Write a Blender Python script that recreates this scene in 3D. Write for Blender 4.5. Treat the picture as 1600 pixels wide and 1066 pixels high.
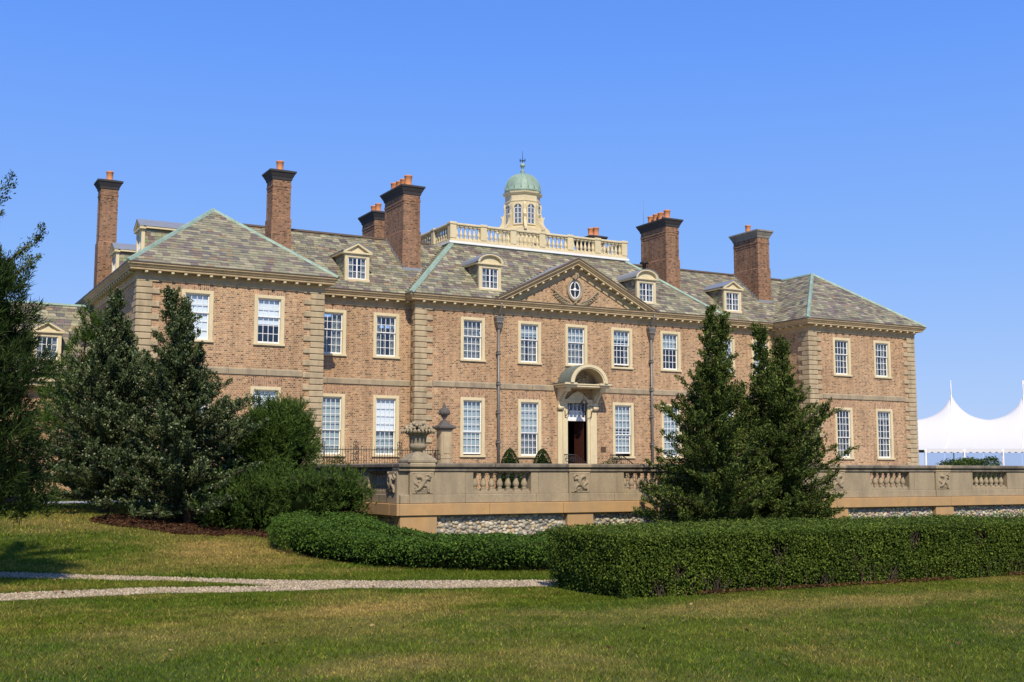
import bpy, math, random
import numpy as np
from mathutils import Vector, Matrix
random.seed(7); RNG = np.random.default_rng(11)
for o in list(bpy.data.objects): bpy.data.objects.remove(o)
SC = bpy.context.scene; COL = SC.collection
R = math.radians

# ------------------------------------------------------------------ camera, sky, sun, exposure
CAM_H, YAW, PITCH, FPX = 1.65, 28.606, 6.485, 1819.9
cd = bpy.data.cameras.new('camera'); cam = bpy.data.objects.new('camera', cd); COL.objects.link(cam)
cam.location = (0, 0, CAM_H); cam.rotation_euler = (R(90+PITCH), 0, R(-YAW))
cd.sensor_width = 36; cd.lens = 36*FPX/1600; cd.clip_start = .1; cd.clip_end = 9000
SC.camera = cam
SUN_AZ, SUN_EL = 18.0, 46.0          # sun stands in front of the facade, SUN_AZ degrees towards the west
sun_dir = Vector((-math.sin(R(SUN_AZ))*math.cos(R(SUN_EL)), -math.cos(R(SUN_AZ))*math.cos(R(SUN_EL)), math.sin(R(SUN_EL))))
W = bpy.data.worlds.new('World'); SC.world = W; W.use_nodes = True
nt = W.node_tree; bg = nt.nodes['Background']
sky = nt.nodes.new('ShaderNodeTexSky'); sky.sky_type = 'NISHITA'; sky.sun_disc = False
sky.sun_elevation = R(SUN_EL); sky.sun_rotation = math.atan2(sun_dir.x, sun_dir.y)
sky.altitude = 60; sky.air_density = 1.0; sky.dust_density = .25; sky.ozone_density = 2.2
hs = nt.nodes.new('ShaderNodeHueSaturation'); hs.inputs['Saturation'].default_value = 1.12; hs.inputs['Value'].default_value = 1.0
nt.links.new(sky.outputs[0], hs.inputs['Color']); bg.inputs[1].default_value = .125
tc = nt.nodes.new('ShaderNodeTexCoord'); sx_ = nt.nodes.new('ShaderNodeSeparateXYZ'); nt.links.new(tc.outputs['Generated'], sx_.inputs[0])
cr = nt.nodes.new('ShaderNodeValToRGB'); el = cr.color_ramp.elements; nt.links.new(sx_.outputs[2], cr.inputs[0])
for i_, (p_, c_) in enumerate([(0, (.43,.58,.94)), (.09, (.34,.53,.97)), (.18, (.245,.465,1.0)), (.355, (.135,.35,1.03)), (.6, (.065,.20,.72)), (1, (.04,.13,.52))]):
    e_ = el[i_] if i_ < 2 else el.new(p_); e_.position = p_; e_.color = (*c_, 1)
sm_ = nt.nodes.new('ShaderNodeVectorMath'); sm_.operation = 'SCALE'; sm_.inputs['Scale'].default_value = 8.0; nt.links.new(cr.outputs[0], sm_.inputs[0])
mx_ = nt.nodes.new('ShaderNodeMix'); mx_.data_type = 'RGBA'; mx_.inputs[0].default_value = .85
nt.links.new(hs.outputs[0], mx_.inputs[6]); nt.links.new(sm_.outputs[0], mx_.inputs[7]); nt.links.new(mx_.outputs[2], bg.inputs[0])
sl = bpy.data.lights.new('sun', 'SUN'); sl.energy = 5.0; sl.angle = R(.53); sl.color = (1, .885, .71)
so = bpy.data.objects.new('sun', sl); COL.objects.link(so); so.location = (-20, -40, 60)
so.rotation_euler = sun_dir.to_track_quat('Z', 'Y').to_euler()
SC.view_settings.view_transform = 'Standard'; SC.view_settings.look = 'None'
SC.view_settings.exposure = 0; SC.view_settings.gamma = 1
SC.render.engine = 'CYCLES'; SC.cycles.max_bounces = 6; SC.cycles.diffuse_bounces = 2; SC.cycles.transparent_max_bounces = 8

# ------------------------------------------------------------------ helpers
def tag(o, label=None, cat=None, group=None, kind=None):
    if label: o['label'] = label
    if cat: o['category'] = cat
    if group: o['group'] = group
    if kind: o['kind'] = kind
    return o
def empty(name, loc=(0,0,0)):
    o = bpy.data.objects.new(name, None); COL.objects.link(o); o.location = loc; o.empty_display_size = .3
    return o
def link(name, me, parent=None, loc=None, world=True, rot=None, scale=None):
    """world=True: the mesh / location are in world coordinates although the object has a parent at another place"""
    o = bpy.data.objects.new(name, me); COL.objects.link(o)
    if parent is not None:
        o.parent = parent
        if world and parent.parent is None and parent.type == 'EMPTY':
            o.matrix_parent_inverse = Matrix.Translation(-Vector(parent.location))
    if loc is not None: o.location = loc
    if rot is not None: o.rotation_euler = rot
    if scale is not None: o.scale = scale
    return o
class MB:
    def __init__(s): s.v = []; s.f = []; s.c = []; s.sm = []
    def add(s, vs, fs, col=None, smooth=False):
        n = len(s.v); s.v += [tuple(v) for v in vs]; s.f += [tuple(i+n for i in f) for f in fs]
        s.c += [col or (1,1,1)]*len(vs); s.sm += [smooth]*len(fs); return s
    def box(s, x0, x1, y0, y1, z0, z1, col=None):
        vs = [(x0,y0,z0),(x1,y0,z0),(x1,y1,z0),(x0,y1,z0),(x0,y0,z1),(x1,y0,z1),(x1,y1,z1),(x0,y1,z1)]
        return s.add(vs, [(0,3,2,1),(4,5,6,7),(0,1,5,4),(1,2,6,5),(2,3,7,6),(3,0,4,7)], col)
    def bbox(s, x0, x1, y0, y1, z0, z1, b=.01, col=None):
        """box with its edges chamfered"""
        vs = []
        for z, i in ((z0,b),(z0+b,0),(z1-b,0),(z1,b)):
            c = b - i
            a0, a1, b0, b1 = x0+i, x1-i, y0+i, y1-i; k = b if i == 0 else 0
            vs += [(a0+k,b0,z),(a1-k,b0,z),(a1,b0+k,z),(a1,b1-k,z),(a1-k,b1,z),(a0+k,b1,z),(a0,b1-k,z),(a0,b0+k,z)]
        fs = [tuple(range(7,-1,-1)), tuple(range(24,32))]
        for l in range(3):
            for k in range(8): fs.append((l*8+k, l*8+(k+1)%8, l*8+8+(k+1)%8, l*8+8+k))
        return s.add(vs, fs, col)
    def frus(s, cx, cy, z0, z1, a0, b0, a1, b1):
        vs = [(cx-a0,cy-b0,z0),(cx+a0,cy-b0,z0),(cx+a0,cy+b0,z0),(cx-a0,cy+b0,z0),(cx-a1,cy-b1,z1),(cx+a1,cy-b1,z1),(cx+a1,cy+b1,z1),(cx-a1,cy+b1,z1)]
        return s.add(vs, [(0,3,2,1),(4,5,6,7),(0,1,5,4),(1,2,6,5),(2,3,7,6),(3,0,4,7)])
    def tube(s, pts, rad, n=6, cap=True, smooth=True):
        pts = [Vector(p) for p in pts]; rad = rad if hasattr(rad, '__len__') else [rad]*len(pts)
        vs = []; prev = None
        for i, p in enumerate(pts):
            t = (pts[min(i+1,len(pts)-1)] - pts[max(i-1,0)]).normalized()
            a = prev if prev is not None else (Vector((0,0,1)) if abs(t.z) < .9 else Vector((1,0,0)))
            u = (a - t*a.dot(t)); u = u.normalized() if u.length > 1e-6 else t.orthogonal().normalized()
            prev = u; w = t.cross(u)
            for k in range(n):
                q = 2*math.pi*k/n; vs.append(p + (u*math.cos(q) + w*math.sin(q))*rad[i])
        fs = [(i*n+k, i*n+(k+1)%n, (i+1)*n+(k+1)%n, (i+1)*n+k) for i in range(len(pts)-1) for k in range(n)]
        if cap: fs += [tuple(range(n-1,-1,-1)), tuple(range((len(pts)-1)*n, len(pts)*n))]
        return s.add(vs, fs, None, smooth)
    def lathe(s, prof, cx=0, cy=0, n=16, smooth=True, rot=0, sq=None):
        """prof: (radius, z); sq: list of bools giving square (n=4) rings is not supported"""
        vs = [(cx+r*math.cos(2*math.pi*k/n+rot), cy+r*math.sin(2*math.pi*k/n+rot), z) for r, z in prof for k in range(n)]
        fs = [(i*n+k, i*n+(k+1)%n, (i+1)*n+(k+1)%n, (i+1)*n+k) for i in range(len(prof)-1) for k in range(n)]
        fs += [tuple(range(n-1,-1,-1)), tuple(range((len(prof)-1)*n, len(prof)*n))]
        return s.add(vs, fs, None, smooth)
    def poly(s, pts, smooth=False): return s.add(pts, [tuple(range(len(pts)))], None, smooth)
    def prism(s, pts, d):
        """planar polygon pts swept along vector d"""
        n = len(pts); d = Vector(d); vs = [Vector(p) for p in pts] + [Vector(p)+d for p in pts]
        fs = [tuple(range(n)), tuple(range(2*n-1, n-1, -1))] + [(k, k+n, (k+1)%n+n, (k+1)%n) for k in range(n)]
        return s.add(vs, fs)
    def blob(s, c, r, seg=8, rings=5, col=None):
        r = r if hasattr(r, '__len__') else (r,r,r); vs = [(c[0],c[1],c[2]-r[2])]
        for i in range(1, rings):
            a = math.pi*i/rings
            for k in range(seg):
                q = 2*math.pi*k/seg; vs.append((c[0]+r[0]*math.sin(a)*math.cos(q), c[1]+r[1]*math.sin(a)*math.sin(q), c[2]-r[2]*math.cos(a)))
        vs.append((c[0],c[1],c[2]+r[2])); m = len(vs)-1
        fs = [(0, 1+(k+1)%seg, 1+k) for k in range(seg)] + [(m, 1+(rings-2)*seg+k, 1+(rings-2)*seg+(k+1)%seg) for k in range(seg)]
        fs += [(1+i*seg+k, 1+i*seg+(k+1)%seg, 1+(i+1)*seg+(k+1)%seg, 1+(i+1)*seg+k) for i in range(rings-2) for k in range(seg)]
        return s.add(vs, fs, col, True)
    def mesh(s, name, mat=None, fix=True):
        me = bpy.data.meshes.new(name); me.from_pydata(s.v, [], s.f)
        if any(c != (1,1,1) for c in s.c):
            a = me.color_attributes.new('Col', 'FLOAT_COLOR', 'POINT')
            a.data.foreach_set('color', np.array([(c[0],c[1],c[2],1) for c in s.c], dtype=np.float32).ravel())
        if any(s.sm): me.polygons.foreach_set('use_smooth', s.sm)
        if mat: me.materials.append(mat)
        me.update()
        if fix:
            import bmesh
            b = bmesh.new(); b.from_mesh(me); bmesh.ops.recalc_face_normals(b, faces=b.faces); b.to_mesh(me); b.free()
        return me
    def build(s, name, mat, parent=None, **k):
        return link(name, s.mesh(name, mat), parent, **k)
def quads_mesh(name, V, mat, colors=None, tri=False):
    """V: (n,4,3) or (n,3,3) array of separate faces"""
    n, m = V.shape[0], V.shape[1]; me = bpy.data.meshes.new(name)
    me.vertices.add(n*m); me.vertices.foreach_set('co', V.astype(np.float32).ravel())
    me.loops.add(n*m); me.loops.foreach_set('vertex_index', np.arange(n*m, dtype=np.int32))
    me.polygons.add(n); me.polygons.foreach_set('loop_start', np.arange(0, n*m, m, dtype=np.int32))
    try: me.polygons.foreach_set('loop_total', np.full(n, m, dtype=np.int32))
    except Exception: pass
    me.update(calc_edges=True)
    if colors is not None:
        a = me.color_attributes.new('Col', 'FLOAT_COLOR', 'POINT')
        c = np.ones((n, m, 4), dtype=np.float32); c[:, :, :3] = colors[:, None, :] if colors.ndim == 2 else colors
        a.data.foreach_set('color', c.ravel())
    me.materials.append(mat); return me

# ------------------------------------------------------------------ noise for laying out patches
def vnoise(x, y, seed=0):
    x = np.asarray(x, float); y = np.asarray(y, float); xi = np.floor(x).astype(np.int64); yi = np.floor(y).astype(np.int64)
    fx, fy = x-xi, y-yi; fx = fx*fx*(3-2*fx); fy = fy*fy*(3-2*fy)
    def h(a, b):
        n = (a*374761393 + b*668265263 + seed*974711) & 0x7fffffff; n = ((n ^ (n >> 13))*1274126177) & 0x7fffffff
        return ((n ^ (n >> 16)) & 0xffff)/65535.
    return (h(xi,yi)*(1-fx)+h(xi+1,yi)*fx)*(1-fy) + (h(xi,yi+1)*(1-fx)+h(xi+1,yi+1)*fx)*fy
def fbm(x, y, seed=0, o=4):
    s = 0; a = .5; t = 0
    for i in range(o): s = s + a*vnoise(x*2**i, y*2**i, seed+i*17); t += a; a *= .55
    return s/t
def sstep(a, b, x): t = np.clip((np.asarray(x, float)-a)/(b-a), 0, 1); return t*t*(3-2*t)
def ground_z(x, y):
    return .8*sstep(22, 36, y)*(1-sstep(9.5, 14.5, x)) + (.02*(fbm(np.asarray(x)*.35, np.asarray(y)*.35, 5)-.5))

# ------------------------------------------------------------------ materials
MATS = {}
def mat(name, build):
    if name not in MATS:
        m = bpy.data.materials.new(name); m.use_nodes = True; n = m.node_tree; build(m, n, n.nodes['Principled BSDF']); MATS[name] = m
    return MATS[name]
def N(n, t, **k):
    d = n.nodes.new(t)
    for a, b in k.items():
        if a in d.inputs.keys(): d.inputs[a].default_value = b
        else: setattr(d, a, b)
    return d
def ramp(n, src, stops):
    r = n.nodes.new('ShaderNodeValToRGB'); e = r.color_ramp.elements
    while len(e) < len(stops): e.new(.5)
    for i, (p, c) in enumerate(stops): e[i].position = p; e[i].color = (*c, 1)
    n.links.new(src, r.inputs[0]); return r.outputs[0]
def mixc(n, f, a, b, mode='MIX'):
    m = n.nodes.new('ShaderNodeMix'); m.data_type = 'RGBA'; m.blend_type = mode
    for s, v in ((0, f), (6, a), (7, b)):
        if isinstance(v, (int, float)): m.inputs[s].default_value = v
        elif isinstance(v, tuple): m.inputs[s].default_value = (*v, 1)
        else: n.links.new(v, m.inputs[s])
    return m.outputs[2]
def coords(n):
    return n.nodes.new('ShaderNodeNewGeometry').outputs['Position']
def noise(n, vec, scale, detail=4, rough=.6, out=0):
    t = N(n, 'ShaderNodeTexNoise'); t.inputs['Scale'].default_value = scale; t.inputs['Detail'].default_value = detail; t.inputs['Roughness'].default_value = rough
    n.links.new(vec, t.inputs['Vector']); return t.outputs[out]
def bump(n, bs, h, strength=.3, dist=.02):
    b = N(n, 'ShaderNodeBump'); b.inputs['Strength'].default_value = strength; b.inputs['Distance'].default_value = dist
    n.links.new(h, b.inputs['Height']); n.links.new(b.outputs[0], bs.inputs['Normal'])
def simple(name, col, rough=.7, var=.25, scale=6, metal=0, bmp=.15, dark=None, stain=.0, spec=.5):
    def f(m, n, b):
        p = coords(n); c = mixc(n, noise(n, p, scale, 5), tuple(x*(1-var) for x in col), tuple(min(1, x*(1+var)) for x in col))
        if stain:
            mp = N(n, 'ShaderNodeMapping'); mp.inputs['Scale'].default_value = (1.6, 1.6, .5); n.links.new(p, mp.inputs[0])
            s = ramp(n, noise(n, mp.outputs[0], 1.6, 6, .65), [(.42, (0,0,0)), (.68, (1,1,1))])
            sc = n.nodes.new('ShaderNodeMath'); sc.operation = 'MULTIPLY'; n.links.new(s, sc.inputs[0]); sc.inputs[1].default_value = stain
            c = mixc(n, sc.outputs[0], c, dark or tuple(x*.45 for x in col))
        n.links.new(c, b.inputs['Base Color']); b.inputs['Roughness'].default_value = rough; b.inputs['Metallic'].default_value = metal
        b.inputs['Specular IOR Level'].default_value = spec
        if bmp: bump(n, b, noise(n, p, scale*6, 4), bmp, .01)
    return mat(name, f)
def brick_mat(name, c1, c2, mortar, rot=False, bw=.215, rh=.075):
    def f(m, n, b):
        p = coords(n); s = N(n, 'ShaderNodeSeparateXYZ'); n.links.new(p, s.inputs[0])
        ad = n.nodes.new('ShaderNodeMath'); n.links.new(s.outputs[0], ad.inputs[0]); n.links.new(s.outputs[1], ad.inputs[1])
        cb = N(n, 'ShaderNodeCombineXYZ')
        n.links.new(ad.outputs[0], cb.inputs[1 if rot else 0]); n.links.new(s.outputs[2], cb.inputs[0 if rot else 1])
        t = N(n, 'ShaderNodeTexBrick'); n.links.new(cb.outputs[0], t.inputs['Vector'])
        t.offset = .5; t.squash = .5; t.squash_frequency = 2
        t.inputs['Color1'].default_value = (*c1, 1); t.inputs['Color2'].default_value = (*c2, 1); t.inputs['Mortar'].default_value = (*mortar, 1)
        t.inputs['Scale'].default_value = 1; t.inputs['Mortar Size'].default_value = .010; t.inputs['Mortar Smooth'].default_value = .2
        t.inputs['Brick Width'].default_value = bw; t.inputs['Row Height'].default_value = rh; t.inputs['Bias'].default_value = -.1
        # burnt headers and pale bricks: cell noise at brick size
        mp = N(n, 'ShaderNodeMapping'); mp.inputs['Scale'].default_value = (1/.1075, 1/.075, 1); n.links.new(cb.outputs[0], mp.inputs[0])
        wn = N(n, 'ShaderNodeTexWhiteNoise'); wn.noise_dimensions = '2D'
        fl = n.nodes.new('ShaderNodeVectorMath'); fl.operation = 'FLOOR'; n.links.new(mp.outputs[0], fl.inputs[0]); n.links.new(fl.outputs[0], wn.inputs['Vector'])
        v = ramp(n, wn.outputs['Value'], [(0, (.30,.27,.26)), (.10, (.42,.39,.37)), (.2, (.84,.82,.80)), (.8, (1.05,1.04,1.0)), (1, (1.34,1.29,1.18))])
        c = mixc(n, 1.0, t.outputs['Color'], v, 'MULTIPLY')
        big = ramp(n, noise(n, p, .55, 5, .6), [(.3, (.86,.84,.82)), (.7, (1.1,1.08,1.06))])
        c = mixc(n, 1.0, c, big, 'MULTIPLY')
        c2m = mixc(n, t.outputs['Fac'], c, mortar)
        ms = N(n, 'ShaderNodeMapping'); ms.inputs['Scale'].default_value = (1.9, 1.9, .16); n.links.new(p, ms.inputs[0])
        c2m = mixc(n, 1.0, c2m, ramp(n, noise(n, ms.outputs[0], 1.7, 5, .65), [(.28, (.74,.72,.70)), (.5, (1,1,1)), (.75, (1.10,1.09,1.07))]), 'MULTIPLY')
        c2m = mixc(n, 1.0, c2m, ramp(n, noise(n, p, .23, 2, .5, 0), [(.35, (.93,.90,.88)), (.65, (1.06,1.07,1.08))]), 'MULTIPLY')
        n.links.new(c2m, b.inputs['Base Color']); b.inputs['Roughness'].default_value = .9; b.inputs['Specular IOR Level'].default_value = .2
        inv = n.nodes.new('ShaderNodeMath'); inv.operation = 'SUBTRACT'; inv.inputs[0].default_value = 1; n.links.new(t.outputs['Fac'], inv.inputs[1])
        bump(n, b, inv.outputs[0], .6, .008)
    return mat(name, f)
def leafmat(name, c1, c2, c3=None, rough=.55, trans=.25, vary=True):
    def f(m, n, b):
        g = n.nodes.new('ShaderNodeNewGeometry'); st = [(0, c1), (.6, c2)] + ([(1, c3)] if c3 else [])
        c = ramp(n, g.outputs['Random Per Island'], st)
        big = ramp(n, noise(n, g.outputs['Position'], 1.7, 3), [(.3, (.72,.76,.75)), (.7, (1.2,1.15,1.05))])
        c = mixc(n, 1.0, c, big, 'MULTIPLY')
        n.links.new(c, b.inputs['Base Color']); b.inputs['Roughness'].default_value = rough+.15; b.inputs['Specular IOR Level'].default_value = .12
        t = N(n, 'ShaderNodeBsdfTranslucent'); n.links.new(mixc(n, 1.0, c, (1.1,1.25,.5), 'MULTIPLY'), t.inputs[0])
        mx = N(n, 'ShaderNodeMixShader'); mx.inputs[0].default_value = trans
        n.links.new(b.outputs[0], mx.inputs[1]); n.links.new(t.outputs[0], mx.inputs[2])
        n.links.new(mx.outputs[0], n.nodes['Material Output'].inputs[0])
    return mat(name, f)
def attr_mat(name, rough=.85, nscale=20, namp=.25, trans=0, spec=.3, bmp=0, bscale=60):
    def f(m, n, b):
        a = N(n, 'ShaderNodeAttribute'); a.attribute_name = 'Col'; p = coords(n)
        v = ramp(n, noise(n, p, nscale, 4), [(.25, (1-namp,)*3), (.75, (1+namp,)*3)])
        c = mixc(n, 1.0, a.outputs['Color'], v, 'MULTIPLY')
        n.links.new(c, b.inputs['Base Color']); b.inputs['Roughness'].default_value = rough; b.inputs['Specular IOR Level'].default_value = spec
        if bmp: bump(n, b, noise(n, p, bscale, 3), bmp, .02)
        if trans:
            t = N(n, 'ShaderNodeBsdfTranslucent'); n.links.new(c, t.inputs[0]); mx = N(n, 'ShaderNodeMixShader'); mx.inputs[0].default_value = trans
            n.links.new(b.outputs[0], mx.inputs[1]); n.links.new(t.outputs[0], mx.inputs[2]); n.links.new(mx.outputs[0], n.nodes['Material Output'].inputs[0])
    return mat(name, f)
def glass_mat(name, refl=.10, tint=(.93,.97,1)):
    def f(m, n, b):
        lw = N(n, 'ShaderNodeLayerWeight'); lw.inputs[0].default_value = .5
        fr = n.nodes.new('ShaderNodeMath'); fr.operation = 'POWER'; n.links.new(lw.outputs['Facing'], fr.inputs[0]); fr.inputs[1].default_value = 5
        ma = n.nodes.new('ShaderNodeMath'); ma.operation = 'MULTIPLY_ADD'; n.links.new(fr.outputs[0], ma.inputs[0]); ma.inputs[1].default_value = .9; ma.inputs[2].default_value = refl
        t = N(n, 'ShaderNodeBsdfTransparent'); t.inputs[0].default_value = (*tint, 1)
        g = N(n, 'ShaderNodeBsdfGlossy'); g.inputs['Roughness'].default_value = .03; g.inputs[0].default_value = (.95,.97,1,1)
        bp = N(n, 'ShaderNodeBump'); bp.inputs['Strength'].default_value = .08; bp.inputs['Distance'].default_value = .02
        n.links.new(noise(n, coords(n), 5, 2), bp.inputs['Height']); n.links.new(bp.outputs[0], g.inputs['Normal'])
        mx = N(n, 'ShaderNodeMixShader'); n.links.new(ma.outputs[0], mx.inputs[0]); n.links.new(t.outputs[0], mx.inputs[1]); n.links.new(g.outputs[0], mx.inputs[2])
        n.links.new(mx.outputs[0], n.nodes['Material Output'].inputs[0])
    return mat(name, f)
M_BRICK = brick_mat('brick', (.37,.203,.110), (.46,.295,.168), (.50,.41,.275))
M_ARCH = brick_mat('brick_soldier', (.37,.195,.112), (.44,.265,.16), (.48,.39,.28), rot=True)
M_CHIM = brick_mat('chimney_brick', (.255,.128,.075), (.335,.185,.11), (.27,.21,.15))
M_STONE = simple('sandstone', (.35,.285,.185), .85, .22, 3, stain=.75, dark=(.20,.165,.12), bmp=.3)
M_QUOIN = simple('quoin_stone', (.45,.36,.22), .85, .2, 2.2, stain=.7, dark=(.24,.19,.12), bmp=.3)
M_CORN = simple('cornice_wood', (.47,.355,.195), .7, .15, 3, stain=.45, dark=(.23,.165,.09), bmp=.1)
M_CREAM = simple('cream_paint', (.66,.565,.35), .6, .10, 5, stain=.4, dark=(.44,.37,.23), bmp=.08)
M_WHITE = simple('white_paint', (.80,.80,.78), .5, .04, 5, bmp=.03)
M_COPPER = simple('verdigris_copper', (.27,.39,.315), .6, .25, 3, stain=.6, dark=(.17,.21,.13), bmp=.1)
M_DCOP = simple('brown_copper', (.09,.065,.045), .6, .3, 4, bmp=.1)
M_LEAD = simple('lead_sheet', (.30,.325,.35), .45, .15, 4, metal=.3, bmp=.15)
M_LEADP = simple('lead_pipe', (.19,.18,.165), .5, .25, 8, metal=.3, bmp=.2)
M_CAP = simple('sooty_capstone', (.045,.042,.045), .85, .4, 5, bmp=.3)
M_PALECAP = simple('weathered_capstone', (.26,.24,.20), .85, .3, 4, stain=.5, bmp=.3)
M_POT = simple('terracotta', (.62,.25,.10), .75, .22, 5, stain=.35, dark=(.40,.17,.08), bmp=.1)
M_SLATE = attr_mat('slate', .6, 9, .22, spec=.35, bmp=.25, bscale=30)
M_UNDER = simple('slate_bed', (.10,.095,.085), .9, .3, 5)
M_IRON = simple('wrought_iron', (.018,.014,.013), .55, .3, 20, bmp=.1)
M_GLASS = glass_mat('window_glass', .05)
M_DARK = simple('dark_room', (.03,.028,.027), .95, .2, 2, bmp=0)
M_BLIND = simple('white_blind', (.85,.85,.84), .9, .03, 2, bmp=0)
M_SHEER = simple('sheer_curtain', (.20,.205,.19), .95, .12, 3, bmp=0)
M_SHADE = simple('pale_shade', (.36,.41,.40), .95, .05, 3, bmp=0)
M_DOOR = simple('varnished_door', (.045,.014,.009), .35, .25, 8, bmp=.05)
M_BRONZE = simple('bronze_plaque', (.13,.075,.04), .5, .25, 30, metal=.3)
M_TERR = simple('terrace_stone', (.35,.28,.178), .9, .30, 16, stain=.65, dark=(.20,.165,.115), bmp=.5)
M_TERRTOP = simple('terrace_coping', (.20,.17,.125), .9, .30, 8, stain=.9, dark=(.06,.052,.045), bmp=.5)
M_ORANGE = simple('orange_sandstone', (.45,.275,.12), .85, .24, 3.5, stain=.75, dark=(.34,.235,.125), bmp=.2)
M_MORTAR = simple('cobble_mortar', (.23,.21,.18), .95, .2, 8)
M_COB = attr_mat('cobble', .7, 14, .25, spec=.4)
M_URN = simple('mossy_stone', (.31,.26,.17), .9, .35, 7, stain=.7, dark=(.11,.095,.07), bmp=.5)
M_FRUIT = simple('carved_fruit_stone', (.36,.30,.19), .9, .4, 12, stain=.5, dark=(.15,.12,.08), bmp=.5)
M_DSTONE = simple('blackened_stone', (.10,.092,.082), .9, .4, 7, bmp=.4)
M_BARK = simple('bark', (.085,.06,.042), .95, .4, 14, bmp=.8)
M_TENT = simple('tent_fabric', (.62,.625,.635), .8, .02, 2, bmp=.02)
M_TENTPOLE = simple('tent_pole', (.75,.72,.68), .5, .1, 5)
M_MULCH = simple('bark_mulch', (.06,.024,.007), .95, .8, 18, bmp=1.0, spec=.1)
M_DRIVE = simple('asphalt_drive', (.33,.34,.35), .9, .15, 20, bmp=.3)
M_GRAV = simple('gravel_bed', (.27,.23,.17), .95, .35, 60, bmp=.8)
M_PEB = attr_mat('gravel_stone', .85, 40, .2)
M_GROUND = attr_mat('lawn_soil', .95, 25, .3, bmp=.6, bscale=35)
M_BLADE = attr_mat('grass_blade', .6, 3, .12, trans=.40, spec=.12)
M_VINYL = glass_mat('clear_vinyl', .10, (.72,.78,.88))
M_PAVE = simple('terrace_paving', (.30,.27,.22), .9, .2, 3, bmp=.2)

# ------------------------------------------------------------------ ground
def proj(x, y, z):
    x = np.asarray(x, float); y = np.asarray(y, float); z = np.asarray(z, float)-CAM_H; ya, pi = R(YAW), R(PITCH)
    a = x*math.cos(ya) - y*math.sin(ya); h = x*math.sin(ya) + y*math.cos(ya)
    c = h*math.cos(pi) + z*math.sin(pi); b = -h*math.sin(pi) + z*math.cos(pi); c = np.where(c < .1, .1, c)
    return 800+FPX*a/c, 533-FPX*b/c, c
def lines(a, b, near0, near1, st, far):
    l = list(np.arange(near0, near1+1e-6, st))
    return np.array([-far, -far*.3, -200, -80] + ([near0-15] if near0 > -60 else []) + l + [near1+15, near1+60, near1+200, far*.3, far])
def dryness(x, y):
    """0 lush green .. 1 straw: how the turf has burnt off in summer"""
    d = 1.15*(fbm(x*.22, y*.30, 3)-.44) + .80*(fbm(x*.9, y*1.1, 9)-.5) + .50*(fbm(x*3.1, y*3.3, 13)-.5) + .05
    def patch(cx, cy, rx, ry, a, ang=0):
        dx, dy = x-cx, y-cy; u = dx*math.cos(ang)+dy*math.sin(ang); v = -dx*math.sin(ang)+dy*math.cos(ang)
        return a*np.exp(-((u/rx)**2+(v/ry)**2))
    d = d + patch(6.3, 24.3, 1.3, 3.2, .75) + patch(12.5, 11.3, 3.5, .7, .55, -.1) + patch(3.9, 9.6, .8, .5, .7) + patch(5.3, 13.6, 1.4, .8, .35)
    d = d - patch(4.4, 18.9, 3.2, .5, .6, -.25) - patch(11, 15.9, 4, .5, .8) - patch(7.4, 17.6, .9, .6, .7) - patch(8, 10.3, 2.5, .8, .45) - patch(9.6, 7.6, 2.5, 1.6, .45) - patch(8.4, 13, 1.0, .7, .4)
    return np.clip(d, 0, 1)
GREEN = np.array((.165,.198,.017)); LUSH = np.array((.080,.145,.012)); STRAW = np.array((.46,.34,.095)); RUST = np.array((.22,.12,.045))
def turf(x, y):
    d = dryness(x, y)[..., None]; k = fbm(x*.5+9, y*.5, 21)[..., None]
    g = LUSH*(1-k) + GREEN*k; s = STRAW*(1-.35*k) + RUST*.35*k
    w = np.clip(d*1.05, 0, 1); return g*(1-w) + s*w
def path_mask(x, y):
    """signed: >0 inside one of the two gravel ruts or the joined path"""
    far_c = np.interp(x, [-6,1.9,4.7,5.9,7.2,9.0,12], [24.5,21.0,18.3,17.0,16.15,15.45,14.4])
    far_w = np.interp(x, [1.9,4.7,5.9,7.2,9], [.62,.42,.65,.70,.52])
    near_c = np.interp(x, [-6,1.6,3.5,5.4,6.3], [17.5,17.2,17.12,16.55,16.4])
    near_w = np.interp(x, [1.6,3.5,5.4,6.3], [.52,.44,.42,.2])
    m1 = far_w - np.abs(y-far_c); m2 = np.where(x < 6.2, near_w - np.abs(y-near_c), -1)
    wob = .12*(fbm(x*2.2, y*2.2, 31)-.5)
    return np.maximum(m1, m2) + wob
xs = lines(0, 0, -6, 22, .25, 4000); ys = lines(0, 0, 4, 40, .25, 4000)
GX, GY = np.meshgrid(xs, ys, indexing='ij'); pm = path_mask(GX, GY)
GZ = ground_z(GX, GY) - .015*sstep(-.04, .08, pm)
nx, ny = GX.shape
V = np.stack([GX, GY, GZ], -1).reshape(-1, 3); idx = np.arange(nx*ny).reshape(nx, ny)
F = np.stack([idx[:-1,:-1], idx[1:,:-1], idx[1:,1:], idx[:-1,1:]], -1).reshape(-1, 4)
me = bpy.data.meshes.new('lawn'); me.from_pydata(V.tolist(), [], F.tolist())
ca = me.color_attributes.new('Col', 'FLOAT_COLOR', 'POINT'); gc = np.ones((nx*ny, 4), np.float32); gc[:, :3] = (turf(GX, GY)*.5).reshape(-1, 3)
ca.data.foreach_set('color', gc.ravel()); me.materials.append(M_GROUND); me.polygons.foreach_set('use_smooth', [True]*len(F))
tag(link('lawn', me), kind='structure')
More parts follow.
